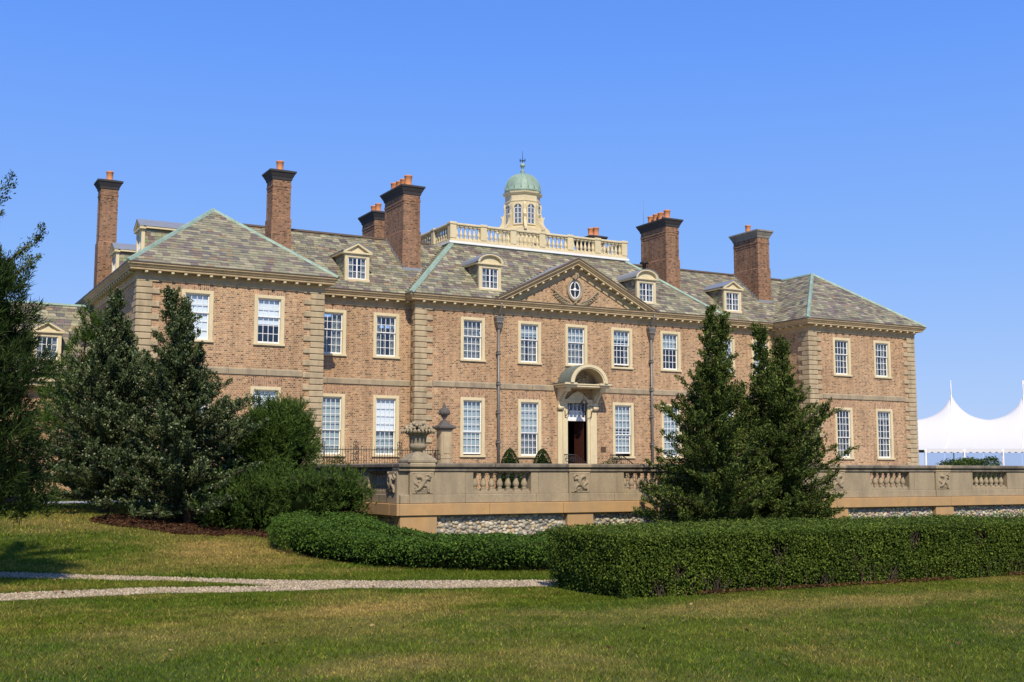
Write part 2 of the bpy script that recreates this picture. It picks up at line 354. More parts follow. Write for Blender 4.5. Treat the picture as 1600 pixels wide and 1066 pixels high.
# gravel path: its own sheet, following the mask
gx = np.arange(-6, 12.01, .12); gy = np.arange(14.0, 25, .10); PX, PY = np.meshgrid(gx, gy, indexing='ij'); pmk = path_mask(PX, PY)
PZ = ground_z(PX, PY) + .002 + np.minimum(0, pmk*.15)
b = MB(); ok = (pmk > -.05); ix = -np.ones(PX.shape, int); k = 0; vs = []
cell = ok[:-1,:-1] & ok[1:,:-1] & ok[1:,1:] & ok[:-1,1:]
use = np.zeros(PX.shape, bool); use[:-1,:-1] |= cell; use[1:,:-1] |= cell; use[1:,1:] |= cell; use[:-1,1:] |= cell
ix[use] = np.arange(use.sum()); vs = np.stack([PX[use], PY[use], PZ[use]], -1)
ci, cj = np.nonzero(cell); fs = np.stack([ix[ci,cj], ix[ci+1,cj], ix[ci+1,cj+1], ix[ci,cj+1]], -1)
me = bpy.data.meshes.new('gravel_path'); me.from_pydata(vs.tolist(), [], fs.tolist()); me.materials.append(M_GRAV)
tag(link('gravel_path', me), kind='structure')
n = 90000; sx = RNG.uniform(-1, 10, n); sy = RNG.uniform(14.2, 23, n); m = (path_mask(sx, sy) > -.03); sx, sy = sx[m], sy[m]
px, py, pc = proj(sx, sy, 0*sx); m = (px > -40) & (px < 900); sx, sy = sx[m][:26000], sy[m][:26000]; n = len(sx)
oct_ = np.array([(1,0,0),(0,1,0),(-1,0,0),(0,-1,0),(0,0,1)], float); tri = np.array([(0,1,4),(1,2,4),(2,3,4),(3,0,4)])
r = RNG.uniform(.010, .026, n); a = RNG.uniform(0, 6.28, n); ca_, sa_ = np.cos(a), np.sin(a)
P = oct_[None]*r[:, None, None]*RNG.uniform(.6, 1.2, (n, 5, 1)); P = np.stack([P[...,0]*ca_[:,None]-P[...,1]*sa_[:,None], P[...,0]*sa_[:,None]+P[...,1]*ca_[:,None], P[...,2]*.8], -1)
P += np.stack([sx, sy, ground_z(sx, sy)+.002], -1)[:, None]
base = np.array([(.36,.295,.195),(.20,.16,.11),(.47,.395,.275),(.30,.225,.14)])[RNG.integers(0, 4, n)]
me = quads_mesh('gravel', P[:, tri].reshape(-1, 3, 3), M_PEB, np.repeat(base, 4, 0))
tag(link('gravel', me), 'pale loose gravel lying in the wheel ruts of the garden path', 'gravel', kind='stuff')
# asphalt drive behind the left trees, mulch beds
def sheet(name, pts, mt, dz=.012, n=14):
    """ground-following sheet between two poly-lines given as (x, y0, y1)"""
    b = MB(); cols = []
    for x, y0, y1 in pts: cols.append([(x, y0+(y1-y0)*j/n, float(ground_z(x, y0+(y1-y0)*j/n))+dz) for j in range(n+1)])
    vs = [p for c in cols for p in c]; fs = [(i*(n+1)+j, (i+1)*(n+1)+j, (i+1)*(n+1)+j+1, i*(n+1)+j+1) for i in range(len(cols)-1) for j in range(n)]
    b.add(vs, fs, None, True); return b.build(name, mt)
tag(sheet('driveway', [(x, 34.6+.11*x+.1*math.sin(x), 37.2+.12*x) for x in np.arange(-20, 10.6, .5)], M_DRIVE, .014), kind='structure')
bed = []
for x in np.arange(4.7, 11.2, .1):
    u = (x-7.95)/3.25; h = math.sqrt(max(0.02, 1-u*u)); c = 30.4-.62*(x-4)
    bed.append((x, c-1.7*h+.25*math.sin(x*2.7)+.12*math.sin(x*7), c+2.6*h))
tag(sheet('mulch_bed', bed, M_MULCH, .02), kind='structure')
def in_bed(x, y): return (np.abs((x-7.95)/3.25) < .98) & (y > 30.4-.62*(x-4)-1.7*np.sqrt(np.maximum(.02, 1-((x-7.95)/3.25)**2))+.25*np.sin(x*2.7)+.12*np.sin(x*7)) & (y < 30.4-.62*(x-4)+2.6*np.sqrt(np.maximum(.02, 1-((x-7.95)/3.25)**2)))
n = 40000; x = RNG.uniform(4.7, 11.2, n); y = RNG.uniform(24, 33, n); m = in_bed(x, y); x, y = x[m], y[m]; n = len(x); a = RNG.uniform(0, 6.283, n); l_ = RNG.uniform(.03, .09, n)
d_ = np.stack([np.cos(a), np.sin(a), RNG.normal(0,.25,n)], -1); e_ = np.stack([-np.sin(a), np.cos(a), RNG.normal(0,.5,n)], -1); p = np.stack([x, y, ground_z(x, y)+.035], -1)
Vm = np.stack([p-d_*l_[:,None]*.5, p+e_*.012, p+d_*l_[:,None]*.5, p-e_*.012], 1); cm = np.array([(.07,.03,.013),(.035,.015,.008),(.12,.06,.026),(.05,.022,.01)])[RNG.integers(0,4,n)]
tag(link('bark_mulch', quads_mesh('bark_mulch', Vm, M_PEB, cm)), 'red-brown bark mulch under the junipers and mountain pines', 'mulch', kind='stuff')
# grass blades
def grass(n, y0, y1, x0, x1, h0, h1, w):
    x = RNG.uniform(x0, x1, n); y = RNG.uniform(y0, y1, n); px, py, pc = proj(x, y, ground_z(x, y))
    m = (px > -60) & (px < 1660) & (py < 1120) & (path_mask(x, y) < .0) & ~in_bed(x, y)
    m &= ~((x > 8.7) & (y > 12.95) & (y < 14.9)); m &= ~((x > 11.3) & (y > 26.7)); m &= ~((y > 34.55+.11*x) & (y < 37.25+.12*x)); x, y = x[m], y[m]; n = len(x)
    t = ground_z(x, y); dr = dryness(x, y)
    h = RNG.uniform(h0, h1, n)*(1-.45*dr)*(.75+.5*vnoise(x*3, y*3, 77)); a = RNG.uniform(0, 6.283, n); ln = RNG.uniform(.2, 1.5, n)*h
    ww = w*RNG.uniform(.6, 1.3, n); dx, dy = np.cos(a), np.sin(a); b2 = RNG.uniform(0, 6.283, n); lx, ly = np.cos(b2)*ln, np.sin(b2)*ln
    V = np.zeros((n, 3, 3)); V[:,0] = np.stack([x-dx*ww, y-dy*ww, t-.004], -1); V[:,1] = np.stack([x+dx*ww, y+dy*ww, t-.004], -1); V[:,2] = np.stack([x+lx, y+ly, t+h], -1)
    c = turf(x, y)*np.exp(RNG.normal(0, .36, (n, 1)))*(.62+.75*fbm(x*4.2, y*4.6, 88)[:, None]); s = RNG.random(n) < .04+.22*dr; c[s] = STRAW*RNG.uniform(.6, 1.5, (s.sum(), 1))
    # kerb of longer green grass along the ruts
    e = (path_mask(x, y) > -.22); c[e] = c[e]*.4 + LUSH*.6; near = path_mask(x, y) > -.10; V[near, 2, 2] -= h[near]*.45
    return V, c
parts = [grass(380000, 5.5, 13.2, 0, 17.5, .016, .040, .0045), grass(190000, 13, 18.6, 0, 10.5, .018, .045, .0060), grass(130000, 18, 27, -1, 10.5, .03, .065, .0085), grass(60000, 27, 40, -1, 9.5, .03, .07, .013)]
me = quads_mesh('grass', np.concatenate([p[0] for p in parts]), M_BLADE, np.concatenate([p[1] for p in parts]))
tag(link('grass', me), 'short mown lawn grass, green with straw coloured dry patches', 'grass', kind='stuff')

n = 260; x = RNG.uniform(.5, 15, n); y = RNG.uniform(7, 27, n); p = np.stack([x, y, ground_z(x, y)+.05], -1); a = RNG.normal(size=(n,3))*[1,1,.3]; a /= np.linalg.norm(a, axis=1)[:,None]; q = np.cross(a, RNG.normal(size=(n,3))*[.3,.3,1]); q /= np.linalg.norm(q, axis=1)[:,None]
Vm = np.stack([p-a*.03, p+q*.017, p+a*.03, p-q*.017], 1); cm = np.array([(.26,.15,.05),(.16,.07,.025),(.30,.22,.09)])[RNG.integers(0,3,n)]
tag(link('fallen_leaves', quads_mesh('fallen_leaves', Vm, M_PEB, cm)), 'a few dry fallen leaves scattered over the lawn', 'leaves', kind='stuff')
# ------------------------------------------------------------------ the mansion
H = empty('mansion', (29.12, 47.0, .95))
tag(H, 'long brick mansion with slate roofs, tall chimneys, central pediment and domed cupola', 'mansion')
UB, UT, LB, LT = 6.69, 8.71, 2.37, 5.06
G0 = .6                                  # walls go down into the terrace
YC, YW, YP = 47.0, 47.6, 45.0            # wall planes: centre, wings, pavilions
XC0, XC1 = 20.78, 37.46; XL0, XL1 = 8.42, 15.76; XR0, XR1 = 41.95, 49.5
WW = 1.23
WIN = {  # name: (plane, [(x, storey, dressing)])
 'centre': (YC, [(23.6,'U','sheer'),(26.56,'U','sheer2'),(29.12,'U','sheer3'),(31.72,'U','roller'),(34.64,'U','half'),
                 (23.6,'L','shade'),(26.56,'L','shade2'),(31.76,'L','shade3'),(34.64,'L','shade')]),
 'lw': (YW, [(17.12,'U','curtain'),(19.62,'U','curtain2'),(17.12,'L','shade'),(19.65,'L','blind')]),
 'rw': (YW, [(38.6,'U','shade'),(40.95,'U','shade'),(38.6,'L','shade'),(40.95,'L','shade')]),
 'lp': (YP, [(10.68,'U','full'),(13.53,'U','blind'),(10.68,'L','full'),(13.45,'L','full')]),
 'rp': (YP, [(44.2,'U','curtain2'),(47.1,'U','curtain3'),(44.2,'L','curtain2'),(47.1,'L','curtain3')])}
def wall_y(b, x0, x1, z0, z1, y, holes, rev=.30):
    gx = sorted({x0, x1} | {h[0] for h in holes} | {h[1] for h in holes}); gz = sorted({z0, z1} | {h[2] for h in holes} | {h[3] for h in holes})
    for i in range(len(gx)-1):
        for j in range(len(gz)-1):
            cx, cz = (gx[i]+gx[i+1])/2, (gz[j]+gz[j+1])/2
            if any(h[0] < cx < h[1] and h[2] < cz < h[3] for h in holes): continue
            b.add([(gx[i],y,gz[j]),(gx[i+1],y,gz[j]),(gx[i+1],y,gz[j+1]),(gx[i],y,gz[j+1])], [(0,1,2,3)])
    for h in holes:
        a, c, d, e = h
        b.add([(a,y,d),(c,y,d),(c,y,e),(a,y,e),(a,y+rev,d),(c,y+rev,d),(c,y+rev,e),(a,y+rev,e)], [(0,4,5,1),(1,5,6,2),(2,6,7,3),(3,7,4,0)])
def holes_of(k):
    return [(x-WW/2+.05, x+WW/2-.05, (UB if s == 'U' else LB)+.04, (UT if s == 'U' else LT)-.05) for x, s, d in WIN[k][1]]
DOOR = (28.57, 29.67, 1.55, 4.95)
def wall_obj(name, b):
    me = b.mesh(name, M_BRICK, fix=False); return link(name, me, H)
ZT = 9.35
b = MB(); wall_y(b, XC0, XC1, G0, ZT, YC, holes_of('centre') + [DOOR])
b.add([(XC0,YW+.2,G0),(XC0,YC,G0),(XC0,YC,ZT),(XC0,YW+.2,ZT)], [(0,1,2,3)]); b.add([(XC1,YC,G0),(XC1,YW+.2,G0),(XC1,YW+.2,ZT),(XC1,YC,ZT)], [(0,1,2,3)])
w_c = wall_obj('wall', b)
b = MB(); wall_y(b, XL1-.1, XC0+.1, G0, ZT, YW, holes_of('lw')); w_lw = wall_obj('wall', b)
b = MB(); wall_y(b, XC1-.1, XR0+.1, G0, ZT, YW, holes_of('rw')); w_rw = wall_obj('wall', b)
def pav(x0, x1, k):
    b = MB(); wall_y(b, x0, x1, G0, ZT, YP, holes_of(k))
    b.add([(x0,61.5,-.2),(x0,YP,-.2),(x0,YP,ZT),(x0,61.5,ZT)], [(0,1,2,3)]); b.add([(x1,YP,G0),(x1,61.5,G0),(x1,61.5,ZT),(x1,YP,ZT)], [(0,1,2,3)])
    b.add([(x1,61.5,G0),(x0,61.5,G0),(x0,61.5,ZT),(x1,61.5,ZT)], [(0,1,2,3)])
    return wall_obj('wall', b)
w_lp, w_rp = pav(XL0, XL1, 'lp'), pav(XR0, XR1, 'rp')
b = MB(); b.add([(XC1+.5,57.4,G0),(XC0-.5,57.4,G0),(XC0-.5,57.4,ZT),(XC1+.5,57.4,ZT)], [(0,1,2,3)])
for x in (XC0, XC1): b.add([(x,54,G0),(x,57.4,G0),(x,57.4,ZT),(x,54,ZT)], [(0,1,2,3)])
b.add([(XL1,54.6,G0),(XC0,54.6,G0),(XC0,54.6,ZT),(XL1,54.6,ZT)], [(0,1,2,3)]); b.add([(XC1,54.6,G0),(XR0,54.6,G0),(XR0,54.6,ZT),(XC1,54.6,ZT)], [(0,1,2,3)])
w_back = wall_obj('rear_wall', b)
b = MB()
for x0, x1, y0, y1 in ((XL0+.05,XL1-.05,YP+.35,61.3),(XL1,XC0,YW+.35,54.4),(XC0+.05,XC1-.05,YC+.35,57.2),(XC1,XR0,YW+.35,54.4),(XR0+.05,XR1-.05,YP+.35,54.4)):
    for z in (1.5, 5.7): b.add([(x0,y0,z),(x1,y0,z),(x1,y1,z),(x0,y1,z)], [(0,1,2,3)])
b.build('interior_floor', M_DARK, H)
# flat brick arches over the windows
for k, (Y, lst) in WIN.items():
    for x, s, d in lst:
        zt = UT if s == 'U' else LT; hh = .22 if s == 'U' else .34
        b = MB(); b.prism([(x-WW/2+.02,Y-.012,zt-.02),(x+WW/2-.02,Y-.012,zt-.02),(x+WW/2+.10,Y-.012,zt+hh),(x-WW/2-.10,Y-.012,zt+hh)], (0,.03,0))
        b.build('flat_arch', M_ARCH, H)
# quoins
def quoin_mesh(lx, ly, hz):
    b = MB(); b.bbox(0, lx, 0, ly, 0, hz, .026); return b.mesh('quoin', M_QUOIN)
QH = .2475; QM = {}
def quoins(x, y, sx, parent, ret=.34, z0=1.0, rear=0):
    """stones at an outer corner; sx=+1 body lies to +x"""
    z = z0; i = 0
    while z < 8.94:
        h = min(QH, 8.95-z); lng = i % 2 == 0; lx = .82 if lng else .54; ly = ret if lng else ret*.62
        key = (round(lx,2), round(ly,2), round(h,2))
        if key not in QM: QM[key] = quoin_mesh(lx+.06, ly+.06, h-.016)
        link('quoin', QM[key], parent, ((x-.06) if sx > 0 else (x-lx), y-.06, z+.008), world=False)
        z += QH; i += 1
def quoins_skip(z): return 5.45 < z < 5.8
quoins(XL0, YP, 1, w_lp, .8); quoins(XL1, YP, -1, w_lp, .5); quoins(XC0, YC, 1, w_c, .35); quoins(XC1, YC, -1, w_c, .35); quoins(XR0, YP, 1, w_rp, .8); quoins(XR1, YP, -1, w_rp, .5)
# string course stones
def stringc(x0, x1, y, parent, ax='x'):
    L = x1-x0; n = max(1, int(round(L/1.35))); e = [0]+sorted(random.uniform(.15,.3)*0 + i/n + random.uniform(-.12,.12)/n for i in range(1,n))+[1]
    for i in range(n):
        a, c = x0+L*e[i]+.004, x0+L*e[i+1]-.004; b = MB(); pr = random.uniform(.045,.055)
        if ax == 'x':
            b.bbox(a, c, y-pr, y+.05, 5.5, 5.70, .01); b.add([(a,y-pr,5.70),(c,y-pr,5.70),(c,y+.02,5.78),(a,y+.02,5.78),(a,y+.02,5.70),(c,y+.02,5.70)], [(0,1,2,3),(0,3,4),(1,5,2)])
        else: b.bbox(y-pr, y+.05, a, c, 5.5, 5.76, .01)
        b.build('string_course_stone', M_STONE, parent, world=False)
stringc(XL0+.84, XL1-.84, YP, w_lp); stringc(XL1+.02, XC0-.02, YW, w_lw); stringc(XC0+.84, 27.85, YC, w_c); stringc(30.4, XC1-.84, YC, w_c); stringc(XC1+.02, XR0-.02, YW, w_rw); stringc(XR0+.84, XR1-.84, YP, w_rp)
stringc(YP+.85, 51, XL0, w_lp, 'y')
# cornice swept round the house, with modillions
def sweep(prof, path, name, mt, parent):
    P = [Vector((*q, 0)) for q in path]; rings = []
    nr = lambda d: Vector((d.y, -d.x, 0))
    for i, q in enumerate(P):
        d0 = (P[i]-P[i-1]).normalized() if i else None; d1 = (P[i+1]-P[i]).normalized() if i < len(P)-1 else None
        if d0 is None: m = nr(d1)
        elif d1 is None: m = nr(d0)
        else:
            a, c = nr(d0), nr(d1); m = (a+c)/(1+a.dot(c))
        rings.append([q+m*o+Vector((0,0,z)) for o, z in prof])
    b = MB(); k = len(prof)
    b.add([v for r_ in rings for v in r_], [(i*k+j, (i+1)*k+j, (i+1)*k+j+1, i*k+j+1) for i in range(len(rings)-1) for j in range(k-1)])
    return b.build(name, mt, parent)
PATH = [(XL0,61.5),(XL0,YP),(XL1,YP),(XL1,YW),(XC0,YW),(XC0,YC),(XC1,YC),(XC1,YW),(XR0,YW),(XR0,YP),(XR1,YP),(XR1,61.5)]
cor = sweep([(0,8.95),(.05,8.95),(.05,9.15),(.075,9.17),(.10,9.19),(.10,9.29),(.36,9.295),(.36,9.36),(.375,9.375),(.40,9.39),(.42,9.43),(.46,9.47),(.48,9.49),(.48,9.535),(0,9.54)], PATH, 'cornice', M_CORN, H)
sweep([(.30,9.536),(.495,9.536),(.50,9.58),(.46,9.59),(.30,9.56)], PATH, 'gutter', M_DCOP, H)
b = MB(); b.bbox(-.058, .058, -.235, 0, 0, .088, .012); MOD = b.mesh('modillion', M_CREAM)
for i in range(len(PATH)-1):
    a, c = Vector((*PATH[i],0)), Vector((*PATH[i+1],0)); d = (c-a); L = d.length; d.normalize(); nrm = Vector((d.y,-d.x,0)); n = int(round(L/.50))
    if L < .9 or PATH[i][0] == XR1: continue
    ang = math.atan2(-nrm.x, nrm.y)+math.pi
    ang = {(0,-1): 0, (-1,0): -math.pi/2, (1,0): math.pi/2}[(round(nrm.x), round(nrm.y))]
    for k in range(n):
        q = a + d*(L*(k+.5)/n) + nrm*.10
        link('modillion', MOD, cor, (q.x, q.y, 9.202), world=False, rot=(0,0,ang))

# windows ---------------------------------------------------------
WM = {}
def win_meshes(kind):
    if kind in WM: return WM[kind]
    hh = (UT-UB) if kind == 'U' else (LT-LB); cols, rows, urows = (4, 5, 2) if kind == 'U' else (4, 7, 4); w = WW/2; fw = .135
    f = MB()                                       # architrave: local x centred, z from 0, wall face at y=0
    f.bbox(-w, -w+fw, -.035, .14, .10, hh, .008); f.bbox(w-fw, w, -.035, .14, .10, hh, .008); f.bbox(-w+fw-.001, w-fw+.001, -.034, .139, hh-fw, hh-.001, .008)
    for s in (-1, 1): f.box(s*(w-fw-.0), s*(w-fw-.02), -.012, .139, .1, hh-fw)
    f.box(-w+fw, w-fw, -.012, .138, hh-fw-.02, hh-fw)
    sill = MB(); sill.bbox(-w-.03, w+.03, -.085, .2, 0, .095, .01)
    gw = 2*(w-fw-.02); x0 = -gw/2; z0, z1 = .10, hh-fw-.02; sf = .045; mt = .022
    meet = z0 + (z1-z0)*(rows-urows)/rows; up = MB(); lo = MB(); panes = []
    for sash, a, c, nr_, yy in ((up, meet-.02, z1, urows, .06), (lo, z0, meet+.02, rows-urows, .105)):
        bt = .07 if sash is lo else .04
        sash.box(x0, x0+sf, yy, yy+.04, a, c); sash.box(-x0-sf, -x0, yy, yy+.04, a, c)
        sash.box(x0+sf, -x0-sf, yy+.001, yy+.039, a, a+bt); sash.box(x0+sf, -x0-sf, yy+.001, yy+.039, c-.04, c)
        pw = (gw-2*sf-(cols-1)*mt)/cols; ph = (c-.04-a-bt-(nr_-1)*mt)/nr_
        for i in range(1, cols): q = x0+sf+i*pw+(i-1)*mt; sash.box(q, q+mt, yy+.006, yy+.034, a+bt, c-.04)
        for j in range(1, nr_):
            q = a+bt+j*ph+(j-1)*mt
            for i in range(cols): sash.box(x0+sf+i*(pw+mt), x0+sf+i*(pw+mt)+pw, yy+.007, yy+.033, q, q+mt)
        for i in range(cols):
            for j in range(nr_): panes.append((x0+sf+i*(pw+mt)+pw/2, yy+.02, a+bt+j*(ph+mt)+ph/2, pw, ph, sash is lo))
    pm_ = {}
    for p_ in panes:
        k = (round(p_[3],3), round(p_[4],3))
        if k not in pm_:
            q = MB(); q.box(-p_[3]/2-.004, p_[3]/2+.004, -.002, .002, -p_[4]/2-.004, p_[4]/2+.004); pm_[k] = q.mesh('pane', M_GLASS)
    WM[kind] = (f.mesh('window', M_CREAM), sill.mesh('sill', M_CREAM), up.mesh('upper_sash', M_WHITE), lo.mesh('lower_sash', M_WHITE), panes, pm_, gw, z0, z1, meet)
    return WM[kind]
def curtain(w0, w1, z0, z1, y, amp=.03, per=.13, mt=None):
    b = MB(); n = max(4, int((w1-w0)/.03)); xs_ = [w0+(w1-w0)*i/n for i in range(n+1)]
    vs = [(x, y+amp*math.sin(6.283*x/per+math.sin(x*9)), z) for z in (z0, (z0+z1)/2, z1) for x in xs_]
    b.add(vs, [(r_*(n+1)+i, r_*(n+1)+i+1, (r_+1)*(n+1)+i+1, (r_+1)*(n+1)+i) for r_ in range(2) for i in range(n)], None, True); return b.mesh('curtain', mt or M_SHEER, fix=False)
def flat(w0, w1, z0, z1, y, mt):
    b = MB(); n = 6
    vs = [(x, y+(.012*math.sin(k*2.1)), z0+(z1-z0)*k/n) for k in range(n+1) for x in (w0, w1)]
    b.add(vs, [(2*k,2*k+1,2*k+3,2*k+2) for k in range(n)], None, True); return b.mesh('blind', mt, fix=False)
PANES_LEFT = [300]
def window(x, y, kind, dress, far, lift=0):
    fm, sm, um, lm, panes, pm_, gw, z0, z1, meet = win_meshes(kind); zb = UB if kind == 'U' else LB
    o = link('window', fm, H, (x, y, zb)); link('sill', sm, o, world=False); link('upper_sash', um, o, world=False); link('lower_sash', lm, o, (0,0,lift), world=False)
    single = not far and PANES_LEFT[0] >= len(panes)
    if single:
        for p_ in panes:
            PANES_LEFT[0] -= 1
            link('pane', pm_[(round(p_[3],3), round(p_[4],3))], o, (p_[0], p_[1], p_[2]+(lift if p_[5] else 0)), world=False, rot=(R(random.gauss(0,.5)), 0, R(random.gauss(0,.5))))
    else:
        b = MB()
        for p_ in panes:
            n0 = len(b.v); b.box(p_[0]-p_[3]/2-.004, p_[0]+p_[3]/2+.004, -.002, .002, p_[2]-p_[4]/2-.004, p_[2]+p_[4]/2+.004)
            t1, t2 = R(random.gauss(0,.5)), R(random.gauss(0,.5))
            for k in range(n0, n0+8):
                v = b.v[k]; b.v[k] = (v[0], p_[1]+v[1]+(v[0]-p_[0])*t1+(v[2]-p_[2])*t2, v[2]+(lift if p_[5] else 0))
        q = b.build('panes', M_GLASS, o, world=False); q['kind'] = 'stuff'
    g = gw/2-.01; L = z1-z0; u, lw_ = .16, .18
    def add(me): link(me.name.split('.')[0], me, o, world=False)
    if dress == 'full': add(flat(-g, g, z0+.05, z1, u, M_BLIND))
    elif dress == 'blind': add(flat(-g, g, z0+L*.43, z1, u, M_BLIND)); 
    elif dress == 'shade': add(flat(-g, g, z0+(.03 if lift < .02 else lift), z1, u+.02, M_SHADE))
    elif dress == 'shade2': add(flat(-g, g, z0+L*.40, z1, u+.02, M_SHADE)); add(curtain(-g, g, z0, z0+L*.40, .25, .02, .2))
    elif dress == 'shade3': add(flat(-g, g, z0+L*.52, z1, u+.02, M_SHADE)); add(flat(-g, g, z0+.05+lift, z0+L*.44, u+.05, M_SHADE))
    elif dress == 'roller': add(flat(-g, g, z0+L*.72, z1, u+.02, M_SHADE)); add(curtain(-g, -g*.6, z0, z1, .24, .03)); add(curtain(g*.62, g, z0, z1, .24, .03))
    elif dress == 'curtain3': add(curtain(-g, -g*.3, z0, z1, .22, .04)); add(curtain(g*.35, g, z0, z1, .22, .04)); add(flat(-g, g, z0+L*.80, z1, .18, M_SHEER))
    elif dress == 'half': add(flat(-g, g, z0+L*.55, z1, u+.02, M_SHADE))
    elif dress == 'sheer': add(curtain(-g, g, z0, z1, .22))
    elif dress == 'sheer2': add(curtain(-g, -g*.15, z0, z1, .22)); add(curtain(g*.2, g, z0, z1, .22)); add(flat(-g, g, z0+L*.68, z1, .18, M_SHADE))
    elif dress == 'sheer3': add(flat(-g, g, z0+L*.62, z1, .18, M_SHADE)); add(curtain(-g, g, z0, z0+L*.62, .24))
    elif dress == 'dark_sheer': add(flat(-g, g, z0+L*.35, z1, .2, M_SHEER))
    elif dress == 'curtain': add(curtain(g*.05, g, z0, z1*.97, .22, .04))
    elif dress == 'curtain2': add(curtain(-g, -g*.45, z0, z1, .22, .04)); add(curtain(-g*.1, g*.15, z0, z1*.8, .26, .04)); add(curtain(g*.5, g, z0, z1, .22, .04))
    if dress in ('blind',) and kind == 'L': add(curtain(-g, g, z0, z0+L*.45, .24, .02, .2, M_SHADE))
    return o
for k, (Y, lst) in WIN.items():
    for x, s, d in lst:
        lift = {('U',31.72):.10, ('L',31.76):.13, ('L',23.6):.05}.get((s, x), 0)
        window(x, Y, s, d, k in ('rw', 'rp') or (k == 'lp' and s == 'L'), lift)

# roofs -----------------------------------------------------------
SLCOL = [tuple(a*b for a, b in zip(c, (1.06,1.02,.93))) for c in [(.235,.225,.165),(.27,.265,.185),(.20,.195,.155),(.165,.135,.125),(.175,.15,.145),(.30,.285,.205),(.245,.195,.13),(.225,.235,.165),(.14,.135,.135),(.33,.31,.235)]]
SLW = [.14,.16,.13,.10,.09,.12,.07,.13,.06,.04]
b_ = None
SINGLE = {}
def single_slate(ci, wi):
    if (ci, wi) not in SINGLE:
        w = (.26,.31,.37)[wi]; b = MB(); c = tuple(SLCOL[ci])
        vs = [(-w/2,-.02,.030),(w/2,-.02,.030),(w/2,.27,.006),(-w/2,.27,.006),(-w/2,-.02,.004),(w/2,-.02,.004)]
        b.add(vs, [(0,1,2,3),(4,5,1,0),(4,0,3),(5,2,1)], c); SINGLE[(ci, wi)] = b.mesh('slate', M_SLATE, fix=False)
    return SINGLE[(ci, wi)]
def slate_plane(poly, name='roof', singles=0, exposure=.205, bed=True, parent=None, tint=1.0):
    """poly: 3D planar polygon, first edge is the eave (left to right seen from outside)"""
    P = [Vector(p) for p in poly]; u = (P[1]-P[0]).normalized(); nrm = (P[1]-P[0]).cross(P[-1]-P[0]).normalized()
    if nrm.z < 0: nrm = -nrm
    v = nrm.cross(u).normalized()
    if v.z < 0: v = -v
    if abs(v.z) < 1e-3: v = -v if v.dot(P[-1]-P[0]) < 0 else v
    q = [((p-P[0]).dot(u), (p-P[0]).dot(v)) for p in P]
    bed_o = MB().add([p-nrm*.012 for p in P], [tuple(range(len(P)))]).build(name, M_UNDER, parent or H, world=parent is None)
    vmax = max(a[1] for a in q); b = MB(); rest = 0; row = 0; vv = 0.02
    rotm = Matrix((u, v, nrm)).transposed().to_4x4()
    while vv < vmax-.03:
        vc = vv+exposure*.45; xs_ = []
        for i in range(len(q)):
            (x0, y0), (x1, y1) = q[i], q[(i+1) % len(q)]
            if (y0 <= vc) != (y1 <= vc): xs_.append(x0+(x1-x0)*(vc-y0)/(y1-y0))
        if len(xs_) >= 2:
            lo, hi = min(xs_), max(xs_); x = lo - random.uniform(0, .2)
            while x < hi:
                wi = random.choice((0,1,1,2)); w = (.26,.31,.37)[wi]; ci = random.choices(range(10), SLW)[0]
                a, c = max(x, lo), min(x+w, hi)
                if c-a > .05:
                    jz = random.uniform(0, .006); jv = random.uniform(-.008, .008)
                    if singles > 0 and a == x and c == x+w:
                        pos = P[0]+u*(x+w/2)+v*(vv+jv)+nrm*jz
                        o = link('slate', single_slate(ci, wi), bed_o, world=False); o.matrix_local = Matrix.Translation(pos) @ rotm; singles -= 1
                    else:
                        f = random.uniform(.68, 1.26)*tint; col = tuple(k*f for k in SLCOL[ci]); a += .008; c -= .008
                        def pt(x_, y_, z_): return P[0]+u*x_+v*(vv+jv+y_)+nrm*(z_+jz)
                        e = min(.27, vmax-vv)
                        b.add([pt(a,-.02,.030),pt(c,-.02,.030),pt(c,e,.006),pt(a,e,.006),pt(a,-.02,.004),pt(c,-.02,.004)], [(0,1,2,3),(4,5,1,0),(4,0,3),(5,2,1)], col); rest += 1
                x += w
        vv += exposure; row += 1
    if rest:
        o = link('slates', b.mesh('slates', M_SLATE, fix=False), bed_o, world=False); o['kind'] = 'stuff'
    return bed_o
EZ, RZ = 9.56, 12.75
def hipbar(a, c, w=.11, h=.05, parent=None):
    a, c = Vector(a), Vector(c); d = (c-a).normalized(); s = d.cross(Vector((0,0,1))).normalized(); up = s.cross(d)
    if up.z < 0: up = -up
    b = MB(); vs = []
    for p in (a, c): vs += [p-s*w-up*.05, p-s*w*.45+up*h, p+s*w*.45+up*h, p+s*w-up*.05]
    b.add(vs, [(0,4,5,1),(1,5,6,2),(2,6,7,3),(0,1,2,3),(7,6,5,4)]); return b.build('hip_flashing', M_COPPER, H)
def ridgebar(a, c):
    b = MB(); a, c = Vector(a), Vector(c)
    b.prism([a+Vector((0,-.12,-.04)), a+Vector((0,-.05,.06)), a+Vector((0,.05,.06)), a+Vector((0,.12,-.04))], c-a); return b.build('ridge_cap', M_DCOP, H)
